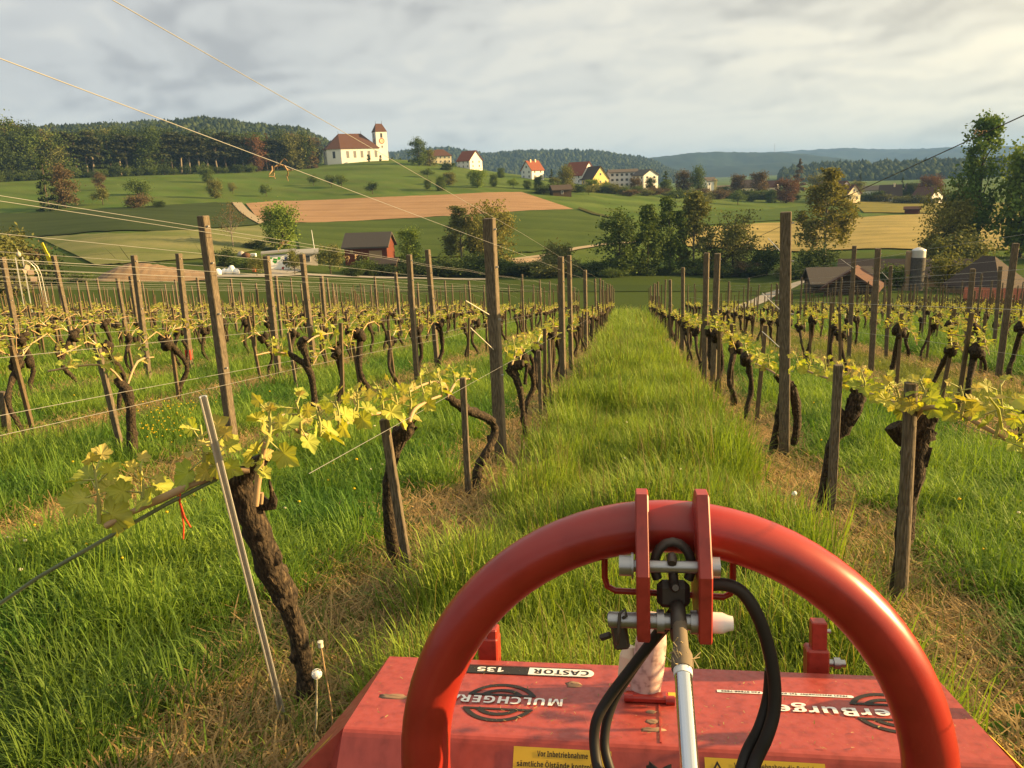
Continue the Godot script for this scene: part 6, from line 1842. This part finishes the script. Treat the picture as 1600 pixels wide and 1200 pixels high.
# ------------------------------------------------------------------ the red mulcher
func mulcher() -> void:
	var ez := Vector3(0, SLOPE, 1).normalized()
	var ex := Vector3(1, 0.008, 0)
	ex = (ex - ez * ex.dot(ez)).normalized()
	var o := thing("mulcher", "red mulcher with a tubular hoop and black and white stickers on its deck", "mulcher")
	o.transform = Transform3D(Basis(ex, ez.cross(ex), ez), Vector3(0, -EYE, 0))
	var dust := noise_tex(41, 0.02, [[0.0, Color(0.80, 0.77, 0.74)], [0.3, Color(0.91, 0.87, 0.85)], [0.55, Color(0.97, 0.95, 0.94)], [1.0, Color(1, 1, 1)]], 512, 7)
	var speck := noise_tex(43, 0.09, [[0.0, Color(0.3, 0.3, 0.3)], [1.0, Color(0.62, 0.62, 0.62)]], 256, 4)
	var red := mat(lin(0.37, 0.06, 0.044), 0.5, {"tex": dust, "scale": Vector3(2.4, 2.4, 2.4), "spec": 0.5})
	red.roughness_texture = speck
	red.roughness = 0.9
	var film := noise_tex(42, 0.015, [[0.0, Color(0.86, 0.82, 0.80)], [0.5, Color(0.97, 0.96, 0.95)], [1.0, Color(1, 1, 1)]], 512, 7)
	var tube_red := mat(lin(0.33, 0.026, 0.017), 0.30, {"spec": 0.5, "tex": film, "scale": Vector3(1.3, 1.3, 1.3), "coat": 0.15})
	var plate_red := mat(lin(0.34, 0.035, 0.022), 0.42, {"spec": 0.5, "tex": dust, "scale": Vector3(3, 3, 3)})
	var scratch_mat := mat(lin(0.42, 0.20, 0.16), 0.7)
	var black := mat(lin(0.02, 0.018, 0.016), 0.55)
	var ink := mat(lin(0.022, 0.02, 0.018), 0.6)
	var white := mat(lin(0.78, 0.76, 0.72), 0.55)
	var label_yellow := mat(lin(0.62, 0.42, 0.035), 0.5)
	var steel := mat(lin(0.42, 0.41, 0.40), 0.38, {"metal": 0.9})
	var dark_steel := mat(lin(0.10, 0.085, 0.07), 0.55, {"metal": 0.6})
	var chrome := mat(lin(0.72, 0.73, 0.74), 0.16, {"metal": 1.0})
	# deck: top sheet, sloping front panel, side skirts, rear lip; sheets 6 mm thick with soft bends
	var y := 0.475
	var fl := Vector3(-0.68, y, -1.885); var fr := Vector3(0.79, y, -1.885)
	var nl := Vector3(-0.676, y, -1.51); var nr := Vector3(0.808, y, -1.51)
	var g := Geo.new()
	g.quad(nl, nr, fr, fl)
	part("top_sheet", g, red, o)
	g = Geo.new()
	var prof := [Vector2(-1.51, 0.475), Vector2(-1.501, 0.4735), Vector2(-1.494, 0.469), Vector2(-1.488, 0.462), Vector2(-1.30, 0.205), Vector2(-1.30, 0.12)]
	for i in prof.size() - 1:
		var p: Vector2 = prof[i]; var q: Vector2 = prof[i + 1]
		var xl := -0.676 - 0.0; var xr := 0.808
		g.quad(Vector3(xl, q.y, q.x), Vector3(xr, q.y, q.x), Vector3(xr, p.y, p.x), Vector3(xl, p.y, p.x))
	part("front_panel", g, red, o)
	for s in [-1.0, 1.0]:
		var x0: float = -0.68 if s < 0 else 0.79
		var x1: float = -0.676 if s < 0 else 0.808
		g = Geo.new()
		var a := Vector3(x0, y - 0.001, -1.885); var b := Vector3(x1, y - 0.001, -1.51)
		var c := Vector3(x1 + s * 0.135, 0.36, -1.42); var d := Vector3(x0 + s * 0.06, 0.36, -1.93)
		g.face([a, b, c, d] if s < 0 else [d, c, b, a])
		var c2 := c + Vector3(0, -0.25, 0.04); var d2 := d + Vector3(0, -0.25, 0)
		g.face([d, c, c2, d2])
		var n2 := Vector3(x1, 0.205, -1.30)
		g.face([b, Vector3(x1, 0.462, -1.488), n2, c2, c])
		part("side_skirt", g, red, o)
		var st := Geo.new()                               # warning strip on the skirt
		var nn := (b - a).cross(d - a).normalized()
		if nn.y < 0: nn = -nn
		var at := func(u: float, v: float) -> Vector3: return a.lerp(b, u).lerp(d.lerp(c, u), v) + nn * 0.002
		st.quad(at.call(0.25, 0.3), at.call(0.95, 0.3), at.call(0.95, 0.8), at.call(0.25, 0.8))
		var strip_o := part("warning_strip", st, label_yellow, o)
		for k in 4:
			var bk := Geo.new()
			var u := 0.3 + k * 0.16
			var at2 := func(uu: float, v: float) -> Vector3: return at.call(uu, v) + nn * 0.0012
			bk.quad(at2.call(u, 0.32), at2.call(u + 0.05, 0.32), at2.call(u + 0.1, 0.78), at2.call(u + 0.05, 0.78))
			part("black_bar", bk, ink, strip_o)
	g = Geo.new()
	g.quad(fl, fr, fr + Vector3(0, -0.35, -0.02), fl + Vector3(0, -0.35, -0.02))
	part("rear_panel", g, red, o)
	g = Geo.new()
	g.bar(Vector3(0.074, y + 0.001, -1.70), Vector3(0.071, y + 0.001, -1.51), 0.004, 0.003)
	part("weld_seam", g, plate_red, o)
	# the hoop
	g = Geo.new()
	var path := []
	for i in 6: path.append(Vector3(-0.415, 0.2 + i * 0.07, -1.285))
	for i in range(1, 40):
		var a := PI - PI * i / 40.0
		path.append(Vector3(0.0745 + cos(a) * 0.4895, 0.55 + sin(a) * 0.4895, -1.285 - 0.02 * sin(a)))
	for i in 6: path.append(Vector3(0.564, 0.55 - i * 0.07, -1.285))
	g.tube(path, [0.0505], 28, true)
	part("hoop", g, tube_red, o)
	for s in [-0.415, 0.564]:
		g = Geo.new()
		g.tube([Vector3(s, 0.27, -1.285), Vector3(s, 0.255, -1.285)], [0.055, 0.066], 24)
		part("weld_collar", g, plate_red, o)
	# the two lugs
	for s in [0.0305, 0.139]:
		g = Geo.new()
		var side := [Vector2(-1.27, 1.122), Vector2(-1.225, 1.122), Vector2(-1.155, 0.99), Vector2(-1.165, 0.866), Vector2(-1.265, 0.85), Vector2(-1.345, 0.90), Vector2(-1.345, 1.06)]
		var w := 0.012
		var k := side.size()
		for i in k:
			var p: Vector2 = side[i]; var q: Vector2 = side[(i + 1) % k]
			var pin := p.lerp(Vector2(-1.25, 0.99), 0.03); var qin := q.lerp(Vector2(-1.25, 0.99), 0.03)
			g.quad(Vector3(s - w * 0.8, p.y, p.x), Vector3(s + w * 0.8, p.y, p.x), Vector3(s + w * 0.8, q.y, q.x), Vector3(s - w * 0.8, q.y, q.x))
			g.quad(Vector3(s + w * 0.8, p.y, p.x), Vector3(s + w, pin.y, pin.x), Vector3(s + w, qin.y, qin.x), Vector3(s + w * 0.8, q.y, q.x))
			g.quad(Vector3(s - w, pin.y, pin.x), Vector3(s - w * 0.8, p.y, p.x), Vector3(s - w * 0.8, q.y, q.x), Vector3(s - w, qin.y, qin.x))
			g.tri(Vector3(s + w, 0.99, -1.25), Vector3(s + w, qin.y, qin.x), Vector3(s + w, pin.y, pin.x))
			g.tri(Vector3(s - w, 0.99, -1.25), Vector3(s - w, pin.y, pin.x), Vector3(s - w, qin.y, qin.x))
		part("lug", g, plate_red, o)
		g = Geo.new()
		var cuff := []
		for i in 3: cuff.append(Vector3(s - 0.013 + 0.013 * i, 1.0195, -1.3045))
		g.tube(cuff, [0.054, 0.058, 0.054], 24, false)
		part("weld_collar", g, plate_red, o)
	# bolts and pins across the lugs
	g = Geo.new()
	g.tube([Vector3(-0.012, 0.995, -1.20), Vector3(0.165, 0.995, -1.20)], [0.011], 14)
	var bolt := part("bolt", g, steel, o)
	for e in [[-0.012, 0.022], [0.151, 0.016]]:
		g = Geo.new()
		g.tube([Vector3(e[0], 0.995, -1.20), Vector3(e[0] + e[1], 0.995, -1.20)], [0.0195], 6)
		part("nut", g, steel, bolt)
		g = Geo.new()
		var wx: float = e[0] + e[1] if e[0] < 0 else e[0] - 0.003
		g.tube([Vector3(wx, 0.995, -1.20), Vector3(wx + 0.004, 0.995, -1.20)], [0.024], 18)
		part("washer", g, steel, bolt)
	g = Geo.new()
	g.tube([Vector3(-0.034, 0.892, -1.20), Vector3(-0.031, 0.892, -1.20), Vector3(0.16, 0.892, -1.20)], [0.0115, 0.0145, 0.0145], 18)
	var pin := part("hitch_pin", g, steel, o)
	g = Geo.new()
	g.tube([Vector3(0.152, 0.892, -1.20), Vector3(0.172, 0.892, -1.20), Vector3(0.182, 0.892, -1.20), Vector3(0.19, 0.892, -1.20)], [0.019, 0.0185, 0.014, 0.0125], 18)
	part("pin_head", g, white, pin)
	g = Geo.new()
	g.tube([Vector3(-0.012, 0.912, -1.182), Vector3(-0.014, 0.885, -1.176), Vector3(-0.016, 0.86, -1.178), Vector3(-0.017, 0.85, -1.19)], [0.0032], 7)
	g.tube([Vector3(-0.006, 0.902, -1.185), Vector3(0.0, 0.908, -1.18), Vector3(-0.002, 0.918, -1.185), Vector3(-0.012, 0.912, -1.182)], [0.003], 7)
	part("linch_pin", g, dark_steel, pin)
	g = Geo.new()
	g.box(Transform3D(Basis(Vector3.BACK, 0.15), Vector3(-0.012, 0.848, -1.23)), Vector3(0.03, 0.05, 0.02), 0.005)
	g.bar(Vector3(-0.03, 0.848, -1.235), Vector3(-0.05, 0.838, -1.24), 0.012, 0.01, 0.002)
	part("pin_clip", g, dark_steel, pin)
	# shackle with its hook between the lugs
	g = Geo.new()
	var rp := []
	for i in 13:
		var a := -0.6 + i * (PI + 1.2) / 12.0
		rp.append(Vector3(0.086 + cos(a) * 0.034, 0.985 + sin(a) * 0.045, -1.235))
	g.tube(rp, [0.009], 10)
	part("shackle", g, dark_steel, o)
	g = Geo.new()
	rp = []
	for i in 15:
		var a := 0.9 + i * 4.4 / 14.0
		rp.append(Vector3(0.082 + 0.006 * i / 14.0, 0.985 + sin(a) * 0.028, -1.197 + cos(a) * 0.024))
	g.tube(rp, [0.008, 0.009, 0.009, 0.009, 0.009, 0.009, 0.009, 0.009, 0.009, 0.009, 0.009, 0.009, 0.009, 0.008, 0.006], 10)
	part("chain_link", g, dark_steel, o)
	g = Geo.new()
	g.box(Transform3D(Basis(), Vector3(0.086, 0.935, -1.225)), Vector3(0.06, 0.05, 0.03), 0.01)
	part("link_block", g, dark_steel, o)
	# the bent stop bar behind the lugs
	g = Geo.new()
	g.tube([Vector3(-0.042, 0.99, -1.33), Vector3(-0.043, 0.925, -1.33), Vector3(-0.038, 0.907, -1.33), Vector3(-0.022, 0.898, -1.33), Vector3(0.08, 0.895, -1.33), Vector3(0.188, 0.891, -1.33), Vector3(0.201, 0.898, -1.33), Vector3(0.206, 0.915, -1.33), Vector3(0.206, 0.99, -1.33)], [0.0065], 10)
	part("stop_bar", g, tube_red, o)
	# the lift cylinder: eye on the pin, dirty neck, bright rod
	g = Geo.new()
	var ep := []
	for i in 21:
		var a := TAU * i / 20.0
		ep.append(Vector3(0.0925, 0.892 + sin(a) * 0.026, -1.20 + cos(a) * 0.026))
	g.tube(ep, [0.014], 12, false)
	part("rod_eye", g, dark_steel, o)
	for e in [[0.055, 0.068, 0.021], [0.115, 0.128, 0.021]]:
		g = Geo.new()
		g.tube([Vector3(e[0], 0.892, -1.20), Vector3(e[1], 0.892, -1.20)], [e[2]], 18)
		part("spacer", g, steel, o)
	var r0 := Vector3(0.094, 0.895, -1.165); var r1 := Vector3(0.0935, 0.775, -0.93)
	var rd := (r1 - r0).normalized()
	g = Geo.new()
	g.tube([r0 - rd * 0.02, r0 + rd * 0.02, r0 + rd * 0.045, r0 + rd * 0.06, r0 + rd * 0.075, r0 + rd * 0.088], [0.013, 0.0125, 0.0135, 0.0185, 0.0195, 0.018], 16, true, 0.05, rng)
	part("rod_neck", g, mat(lin(0.16, 0.125, 0.085), 0.8), o)
	g = Geo.new()
	g.tube([r0 + rd * 0.08, r0 + rd * 0.10], [0.0162, 0.0158], 20)
	part("white_sleeve", g, white, o)
	g = Geo.new()
	g.tube([r0 + rd * 0.095, r0 + rd * 0.5], [0.0145], 28)
	part("piston_rod", g, chrome, o)
	var rr := RandomNumberGenerator.new()
	rr.seed = 9
	g = Geo.new()
	for i in 26:
		var p := r0 + rd * rr.randf_range(0.04, 0.085) + Vector3(rr.randf_range(-0.02, 0.02), rr.randf_range(0.0, 0.02), rr.randf_range(-0.01, 0.02))
		g.bar(p, p + Vector3(rr.randf_range(-1, 1), rr.randf_range(-0.6, 0.8), rr.randf_range(-1, 1)).normalized() * rr.randf_range(0.008, 0.024), 0.0016, 0.0008)
	var hay := part("caught_straw", g, mat(lin(0.45, 0.34, 0.17), 0.8), o)
	hay.set_meta("kind", "stuff")
	# hoses
	var hoses := [[[[0.09, 0.885, -1.27], [0.06, 0.83, -1.29], [0.01, 0.755, -1.30], [-0.036, 0.69, -1.30], [-0.062, 0.645, -1.29], [-0.067, 0.60, -1.28], [-0.055, 0.55, -1.25], [-0.025, 0.52, -1.21], [0.03, 0.51, -1.17], [0.06, 0.5, -1.14]], 0.0105], [[[0.1, 0.87, -1.29], [0.05, 0.80, -1.315], [0.0, 0.72, -1.325], [-0.028, 0.67, -1.325], [-0.045, 0.62, -1.31], [-0.045, 0.575, -1.29], [-0.02, 0.53, -1.25], [0.02, 0.51, -1.22], [0.07, 0.5, -1.18]], 0.0095], [[[0.14, 0.93, -1.28], [0.18, 0.935, -1.28], [0.215, 0.922, -1.28], [0.243, 0.88, -1.28], [0.264, 0.82, -1.285], [0.277, 0.75, -1.285], [0.277, 0.69, -1.28], [0.262, 0.64, -1.27], [0.235, 0.58, -1.26], [0.2, 0.5, -1.2]], 0.0125], [[[0.272, 0.76, -1.30], [0.268, 0.70, -1.302], [0.25, 0.645, -1.29], [0.222, 0.59, -1.28], [0.185, 0.51, -1.22]], 0.0105]]
	for h in hoses:
		var pts := []
		for q in h[0]: pts.append(Vector3(q[0], q[1], q[2]))
		var fine := []
		for i in pts.size() - 1:
			for k in 6: fine.append(pts[i].cubic_interpolate(pts[i + 1], pts[maxi(i - 1, 0)], pts[mini(i + 2, pts.size() - 1)], k / 6.0))
		fine.append(pts[-1])
		g = Geo.new()
		g.tube(fine, [h[1]], 14)
		part("hydraulic_hose", g, black, o)
	for e in [[Vector3(0.015, 0.535, -1.21), Vector3(0.055, 0.585, -1.235)], [Vector3(0.10, 0.535, -1.20), Vector3(0.065, 0.58, -1.24)]]:
		g = Geo.new()
		var pp := []; var ra := []
		for i in 15:
			pp.append(e[0].lerp(e[1], i / 14.0)); ra.append(0.0195 if i % 2 == 0 else 0.0165)
		g.tube(pp, ra, 18)
		part("rubber_boot", g, black, o)
	# the pinkish plastic canister with its red latch
	var ca := Transform3D(Basis(Vector3.RIGHT, -0.10) * Basis(Vector3.BACK, -0.13), Vector3(0.040, y + 0.004, -1.735))
	g = Geo.new()
	g.lathe(ca, [Vector2(0.0, 0), Vector2(0.033, 0.0), Vector2(0.038, 0.006), Vector2(0.041, 0.06), Vector2(0.039, 0.13), Vector2(0.034, 0.165), Vector2(0.028, 0.18), Vector2(0.026, 0.20), Vector2(0.0, 0.203)], 28)
	var can := part("canister", g, mat(lin(0.66, 0.53, 0.48), 0.5, {"tex": noise_tex(51, 0.03, [[0.0, Color(0.45, 0.38, 0.40)], [0.35, Color(0.9, 0.85, 0.85)], [1.0, Color(1, 1, 1)]], 256, 3), "scale": Vector3(4, 4, 4)}), o)
	g = Geo.new()
	g.lathe(ca * Transform3D(Basis(), Vector3(-0.052, 0.02, -0.015)), [Vector2(0, 0), Vector2(0.02, 0), Vector2(0.022, 0.06), Vector2(0.014, 0.085), Vector2(0, 0.09)], 16)
	part("side_bottle", g, mat(lin(0.66, 0.56, 0.42), 0.6), can)
	g = Geo.new()
	g.box(Transform3D(Basis(), Vector3(0.043, y + 0.009, -1.70)), Vector3(0.105, 0.016, 0.035), 0.004)
	var latch := part("latch", g, tube_red, o)
	for e in [[-0.012, 0.012], [0.09, 0.008]]:
		g = Geo.new()
		g.tube([Vector3(e[0], y + e[1], -1.69), Vector3(e[0] + 0.022, y + e[1], -1.69)], [0.0115], 14)
		part("hinge_knuckle", g, tube_red, latch)
	# brackets behind the deck
	for e in [[0.505, 0.585, true], [-0.40, 0.54, false]]:
		g = Geo.new()
		g.box(Transform3D(Basis(), Vector3(e[0], 0.40, -1.95)), Vector3(0.058, 0.24, 0.058), 0.005)
		var br := part("bracket_socket", g, plate_red, o)
		if e[2]:
			g = Geo.new()
			g.box(Transform3D(Basis(), Vector3(e[0] + 0.004, e[1] - 0.04, -1.95)), Vector3(0.04, 0.10, 0.04), 0.003)
			part("inner_bar", g, plate_red, br)
			g = Geo.new()
			g.tube([Vector3(e[0] + 0.03, 0.475, -1.95), Vector3(e[0] + 0.075, 0.475, -1.95)], [0.010], 12)
			g.tube([Vector3(e[0] + 0.045, 0.475, -1.95), Vector3(e[0] + 0.062, 0.475, -1.95)], [0.017], 6)
			part("bracket_bolt", g, steel, br)
			g = Geo.new()
			g.tube([Vector3(e[0] + 0.02, 0.565, -1.95), Vector3(e[0] + 0.036, 0.565, -1.95)], [0.006], 10)
			part("pin", g, steel, br)
		else:
			g = Geo.new()
			g.box(Transform3D(Basis(), Vector3(e[0] + 0.012, 0.50, -1.95)), Vector3(0.03, 0.09, 0.05), 0.004)
			part("inner_bar", g, plate_red, br)
	# stickers on the deck, read from the other side
	var flat := func(x: float, z: float, up: float) -> Transform3D: return Transform3D(Basis(Vector3.LEFT, Vector3.BACK, Vector3.UP), Vector3(x, y + up, z))
	sticker(o, "model_sticker", -0.27, -0.093, -1.85, -1.805, 0.0015, white, true)
	sticker(o, "model_sticker", -0.46, -0.27, -1.85, -1.805, 0.0015, ink, false)
	for e in [[-1.8515, -1.8485], [-1.8065, -1.8035]]: sticker(o, "sticker_border", -0.46, -0.1, e[0], e[1], 0.0028, ink, false)
	lettering(o, "CASTOR", flat.call(-0.182, -1.8275, 0.002), 0.15, 0.026, ink)
	lettering(o, "135", flat.call(-0.375, -1.8275, 0.002), 0.075, 0.026, white)
	badge(o, Vector2(-0.322, -1.657), 0.094, ink)
	lettering(o, "MULCHGERÄTE", flat.call(-0.337, -1.659, 0.003), 0.345, 0.044, white)
	badge(o, Vector2(0.622, -1.695), 0.094, ink)
	lettering(o, "erBurge", flat.call(0.484, -1.692, 0.003), 0.262, 0.052, white)
	sticker(o, "address_strip", 0.222, 0.335, -1.770, -1.757, 0.0015, white, true)
	sticker(o, "address_strip", 0.345, 0.553, -1.770, -1.757, 0.0015, white, true)
	lettering(o, "79241 Wasenweiler  Tel. 07668", flat.call(0.45, -1.7635, 0.002), 0.18, 0.0075, ink)
	lettering(o, "Fax 07668-7893", flat.call(0.28, -1.7635, 0.002), 0.095, 0.0075, ink)
	sticker(o, "yellow_sticker", 0.098, 0.125, -1.745, -1.72, 0.0015, label_yellow, false)
	# yellow notices on the front panel
	var down := Vector3(0, -0.257, 0.188).normalized()
	var out := Vector3.RIGHT.cross(-down).normalized()
	var top := Vector3(0, 0.475, -1.50)
	var panel := func(x: float, s: float, up: float) -> Transform3D: return Transform3D(Basis(Vector3.RIGHT, -down, out), Vector3(x, 0, 0) + top + down * s + out * up)
	for e in [[-0.262, -0.04, 0.018, 0.066], [0.165, 0.42, 0.019, 0.07]]:
		g = Geo.new()
		var t: Transform3D = panel.call((e[0] + e[1]) / 2, (e[2] + e[3]) / 2, 0.0042)
		g.box(t, Vector3(e[1] - e[0], e[3] - e[2], 0.0012))
		part("notice", g, label_yellow, o)
	lettering(o, "Vor Inbetriebnahme", panel.call(-0.15, 0.0305, 0.0053), 0.115, 0.0125, ink)
	lettering(o, "sämtliche Ölstände kontrollieren", panel.call(-0.15, 0.0515, 0.0053), 0.205, 0.0145, ink)
	lettering(o, "Vor Inbetriebnahme die Betriebs-", panel.call(0.318, 0.0315, 0.0053), 0.18, 0.011, ink)
	lettering(o, "anleitung lesen", panel.call(0.275, 0.052, 0.0053), 0.09, 0.011, ink)
	g = Geo.new()
	var tri_at: Transform3D = panel.call(0.192, 0.046, 0.0055)
	for i in 3:
		var a := PI / 2 + i * TAU / 3; var b := a + TAU / 3
		var p := Vector3(cos(a), sin(a), 0); var q := Vector3(cos(b), sin(b), 0)
		g.quad(tri_at * (p * 0.021), tri_at * (q * 0.021), tri_at * (q * 0.013), tri_at * (p * 0.013))
	g.quad(tri_at * Vector3(-0.0013, -0.001, 0), tri_at * Vector3(0.0013, -0.001, 0), tri_at * Vector3(0.0013, 0.007, 0), tri_at * Vector3(-0.0013, 0.007, 0))
	g.quad(tri_at * Vector3(-0.0013, -0.005, 0), tri_at * Vector3(0.0013, -0.005, 0), tri_at * Vector3(0.0013, -0.0025, 0), tri_at * Vector3(-0.0013, -0.0025, 0))
	part("warning_triangle", g, ink, o)
	# crumbs of cut grass and straw lying on the deck
	var bits := []; var cols := []
	var bit := Geo.new()
	bit.quad(Vector3(-0.5, 0, -0.12), Vector3(0.5, 0, -0.1), Vector3(0.45, 0.08, 0.1), Vector3(-0.5, 0, 0.12))
	for i in 2400:
		var x := rr.randf_range(-0.66, 0.79); var z := rr.randf_range(-1.88, -1.52)
		if i < 500: x = rr.randfn(0.35, 0.22); z = rr.randfn(-1.6, 0.07)
		elif i < 800: x = rr.randfn(-0.15, 0.12); z = rr.randfn(-1.6, 0.05)
		x = clampf(x, -0.66, 0.78); z = clampf(z, -1.88, -1.52)
		var s := rr.randf_range(0.0012, 0.0032) if i % 14 else rr.randf_range(0.005, 0.012)
		bits.append(Transform3D(Basis.from_euler(Vector3(rr.randf_range(-0.3, 0.3), rr.randf() * TAU, rr.randf_range(-0.3, 0.3))).scaled(Vector3(s, s, s)), Vector3(x, y + 0.0035, z)))
		cols.append(Color(0.5, 0.36, 0.2).lerp(Color(0.28, 0.26, 0.1), rr.randf()))
	many("straw_crumbs", bit.mesh(), M.grass, bits, cols, "", "", o)
	for i in 22:                                     # scratches in the paint
		var x := rr.randf_range(-0.62, 0.76); var z := rr.randf_range(-1.86, -1.54)
		var a := rr.randfn(0.2, 0.6); var l := rr.randf_range(0.015, 0.07)
		g = Geo.new()
		var dd := Vector3(cos(a), 0, sin(a)) * l; var ss := Vector3(-sin(a), 0, cos(a)) * rr.randf_range(0.0003, 0.0008)
		var pp := Vector3(x, y + 0.0009, z)
		g.quad(pp - ss, pp + ss, pp + dd + ss * 0.3, pp + dd - ss * 0.3)
		part("scratch", g, scratch_mat, o)
	# small dried splashes of mud
	for e in [[0.055, -1.60, 0.02, 0.010], [0.052, -1.645, 0.014, 0.007], [0.05, -1.565, 0.03, 0.011], [-0.145, -1.765, 0.02, 0.016], [-0.60, -1.66, 0.035, 0.014]]:
		g = Geo.new()
		g.blob(Vector3(e[0], y, e[1]), Vector3(e[2], 0.003, e[3]), 4, 14, 0.3, rr)
		part("mud_spot", g, mat(lin(0.26, 0.17, 0.11), 0.95), o)

func sticker(o: Node, called: String, x0: float, x1: float, z0: float, z1: float, up: float, m: Material, rounded: bool) -> void:
	var y := 0.475 + up
	var g := Geo.new()
	var ps := [Vector3(x0, y, z1), Vector3(x1, y, z1)]
	if rounded:
		ps = [Vector3(x0, y, z1)]
		var h := (z1 - z0) / 2
		for i in 9:
			var a := -PI / 2 + PI * i / 8.0
			ps.append(Vector3(x1 - h + cos(a) * h, y, (z0 + z1) / 2 - sin(a) * h))
		ps.append(Vector3(x0, y, z0))
	else: ps.append_array([Vector3(x1, y, z0), Vector3(x0, y, z0)])
	g.face(ps)
	part(called, g, m, o)

func badge(o: Node, c: Vector2, r: float, m: Material) -> void:       # two broken rings and two bars round a line of lettering
	var g := Geo.new()
	var y := 0.475 + 0.0015
	for ring in [[1.0, 0.86], [0.70, 0.56]]:
		for half in [-1.0, 1.0]:
			var a0 := asin(0.36 / ring[0])
			var n := 22
			for i in n:
				var a := lerpf(a0, PI - a0, i / float(n)); var b := lerpf(a0, PI - a0, (i + 1) / float(n))
				var pa := Vector2(cos(a), sin(a) * half); var pb := Vector2(cos(b), sin(b) * half)
				var q := [pa * ring[0], pb * ring[0], pb * ring[1], pa * ring[1]]
				var v := []
				for p in q: v.append(Vector3(c.x + p.x * r, y, c.y + p.y * r))
				if half > 0: v.reverse()
				g.face([v[0], v[1], v[2], v[3]])
	for half in [-1.0, 1.0]:
		var z: float = c.y + half * 0.37 * r
		g.quad(Vector3(c.x - 0.93 * r, y + 0.0004, z + 0.045 * r), Vector3(c.x + 0.93 * r, y + 0.0004, z + 0.045 * r), Vector3(c.x + 0.93 * r, y + 0.0004, z - 0.045 * r), Vector3(c.x - 0.93 * r, y + 0.0004, z - 0.045 * r))
	part("badge", g, m, o)

func lettering(o: Node, text: String, at: Transform3D, w: float, h: float, m: Material) -> void:
	var f := SystemFont.new()
	f.font_names = PackedStringArray(["Droid Sans"])
	f.font_weight = 700
	var t := TextMesh.new()
	t.text = text
	t.font = f
	t.font_size = 48
	t.pixel_size = 0.01
	t.depth = 0.01
	var bb := t.get_aabb()
	var s := Vector3(w / maxf(bb.size.x, 0.01), h / maxf(bb.size.y, 0.01), 0.02)
	var q := MeshInstance3D.new()
	q.mesh = t
	q.material_override = m
	q.name = "lettering"
	o.add_child(q, true)
	q.transform = at * Transform3D(Basis().scaled(s), -(bb.position + bb.size / 2) * s + Vector3(0, 0, 0.0002))
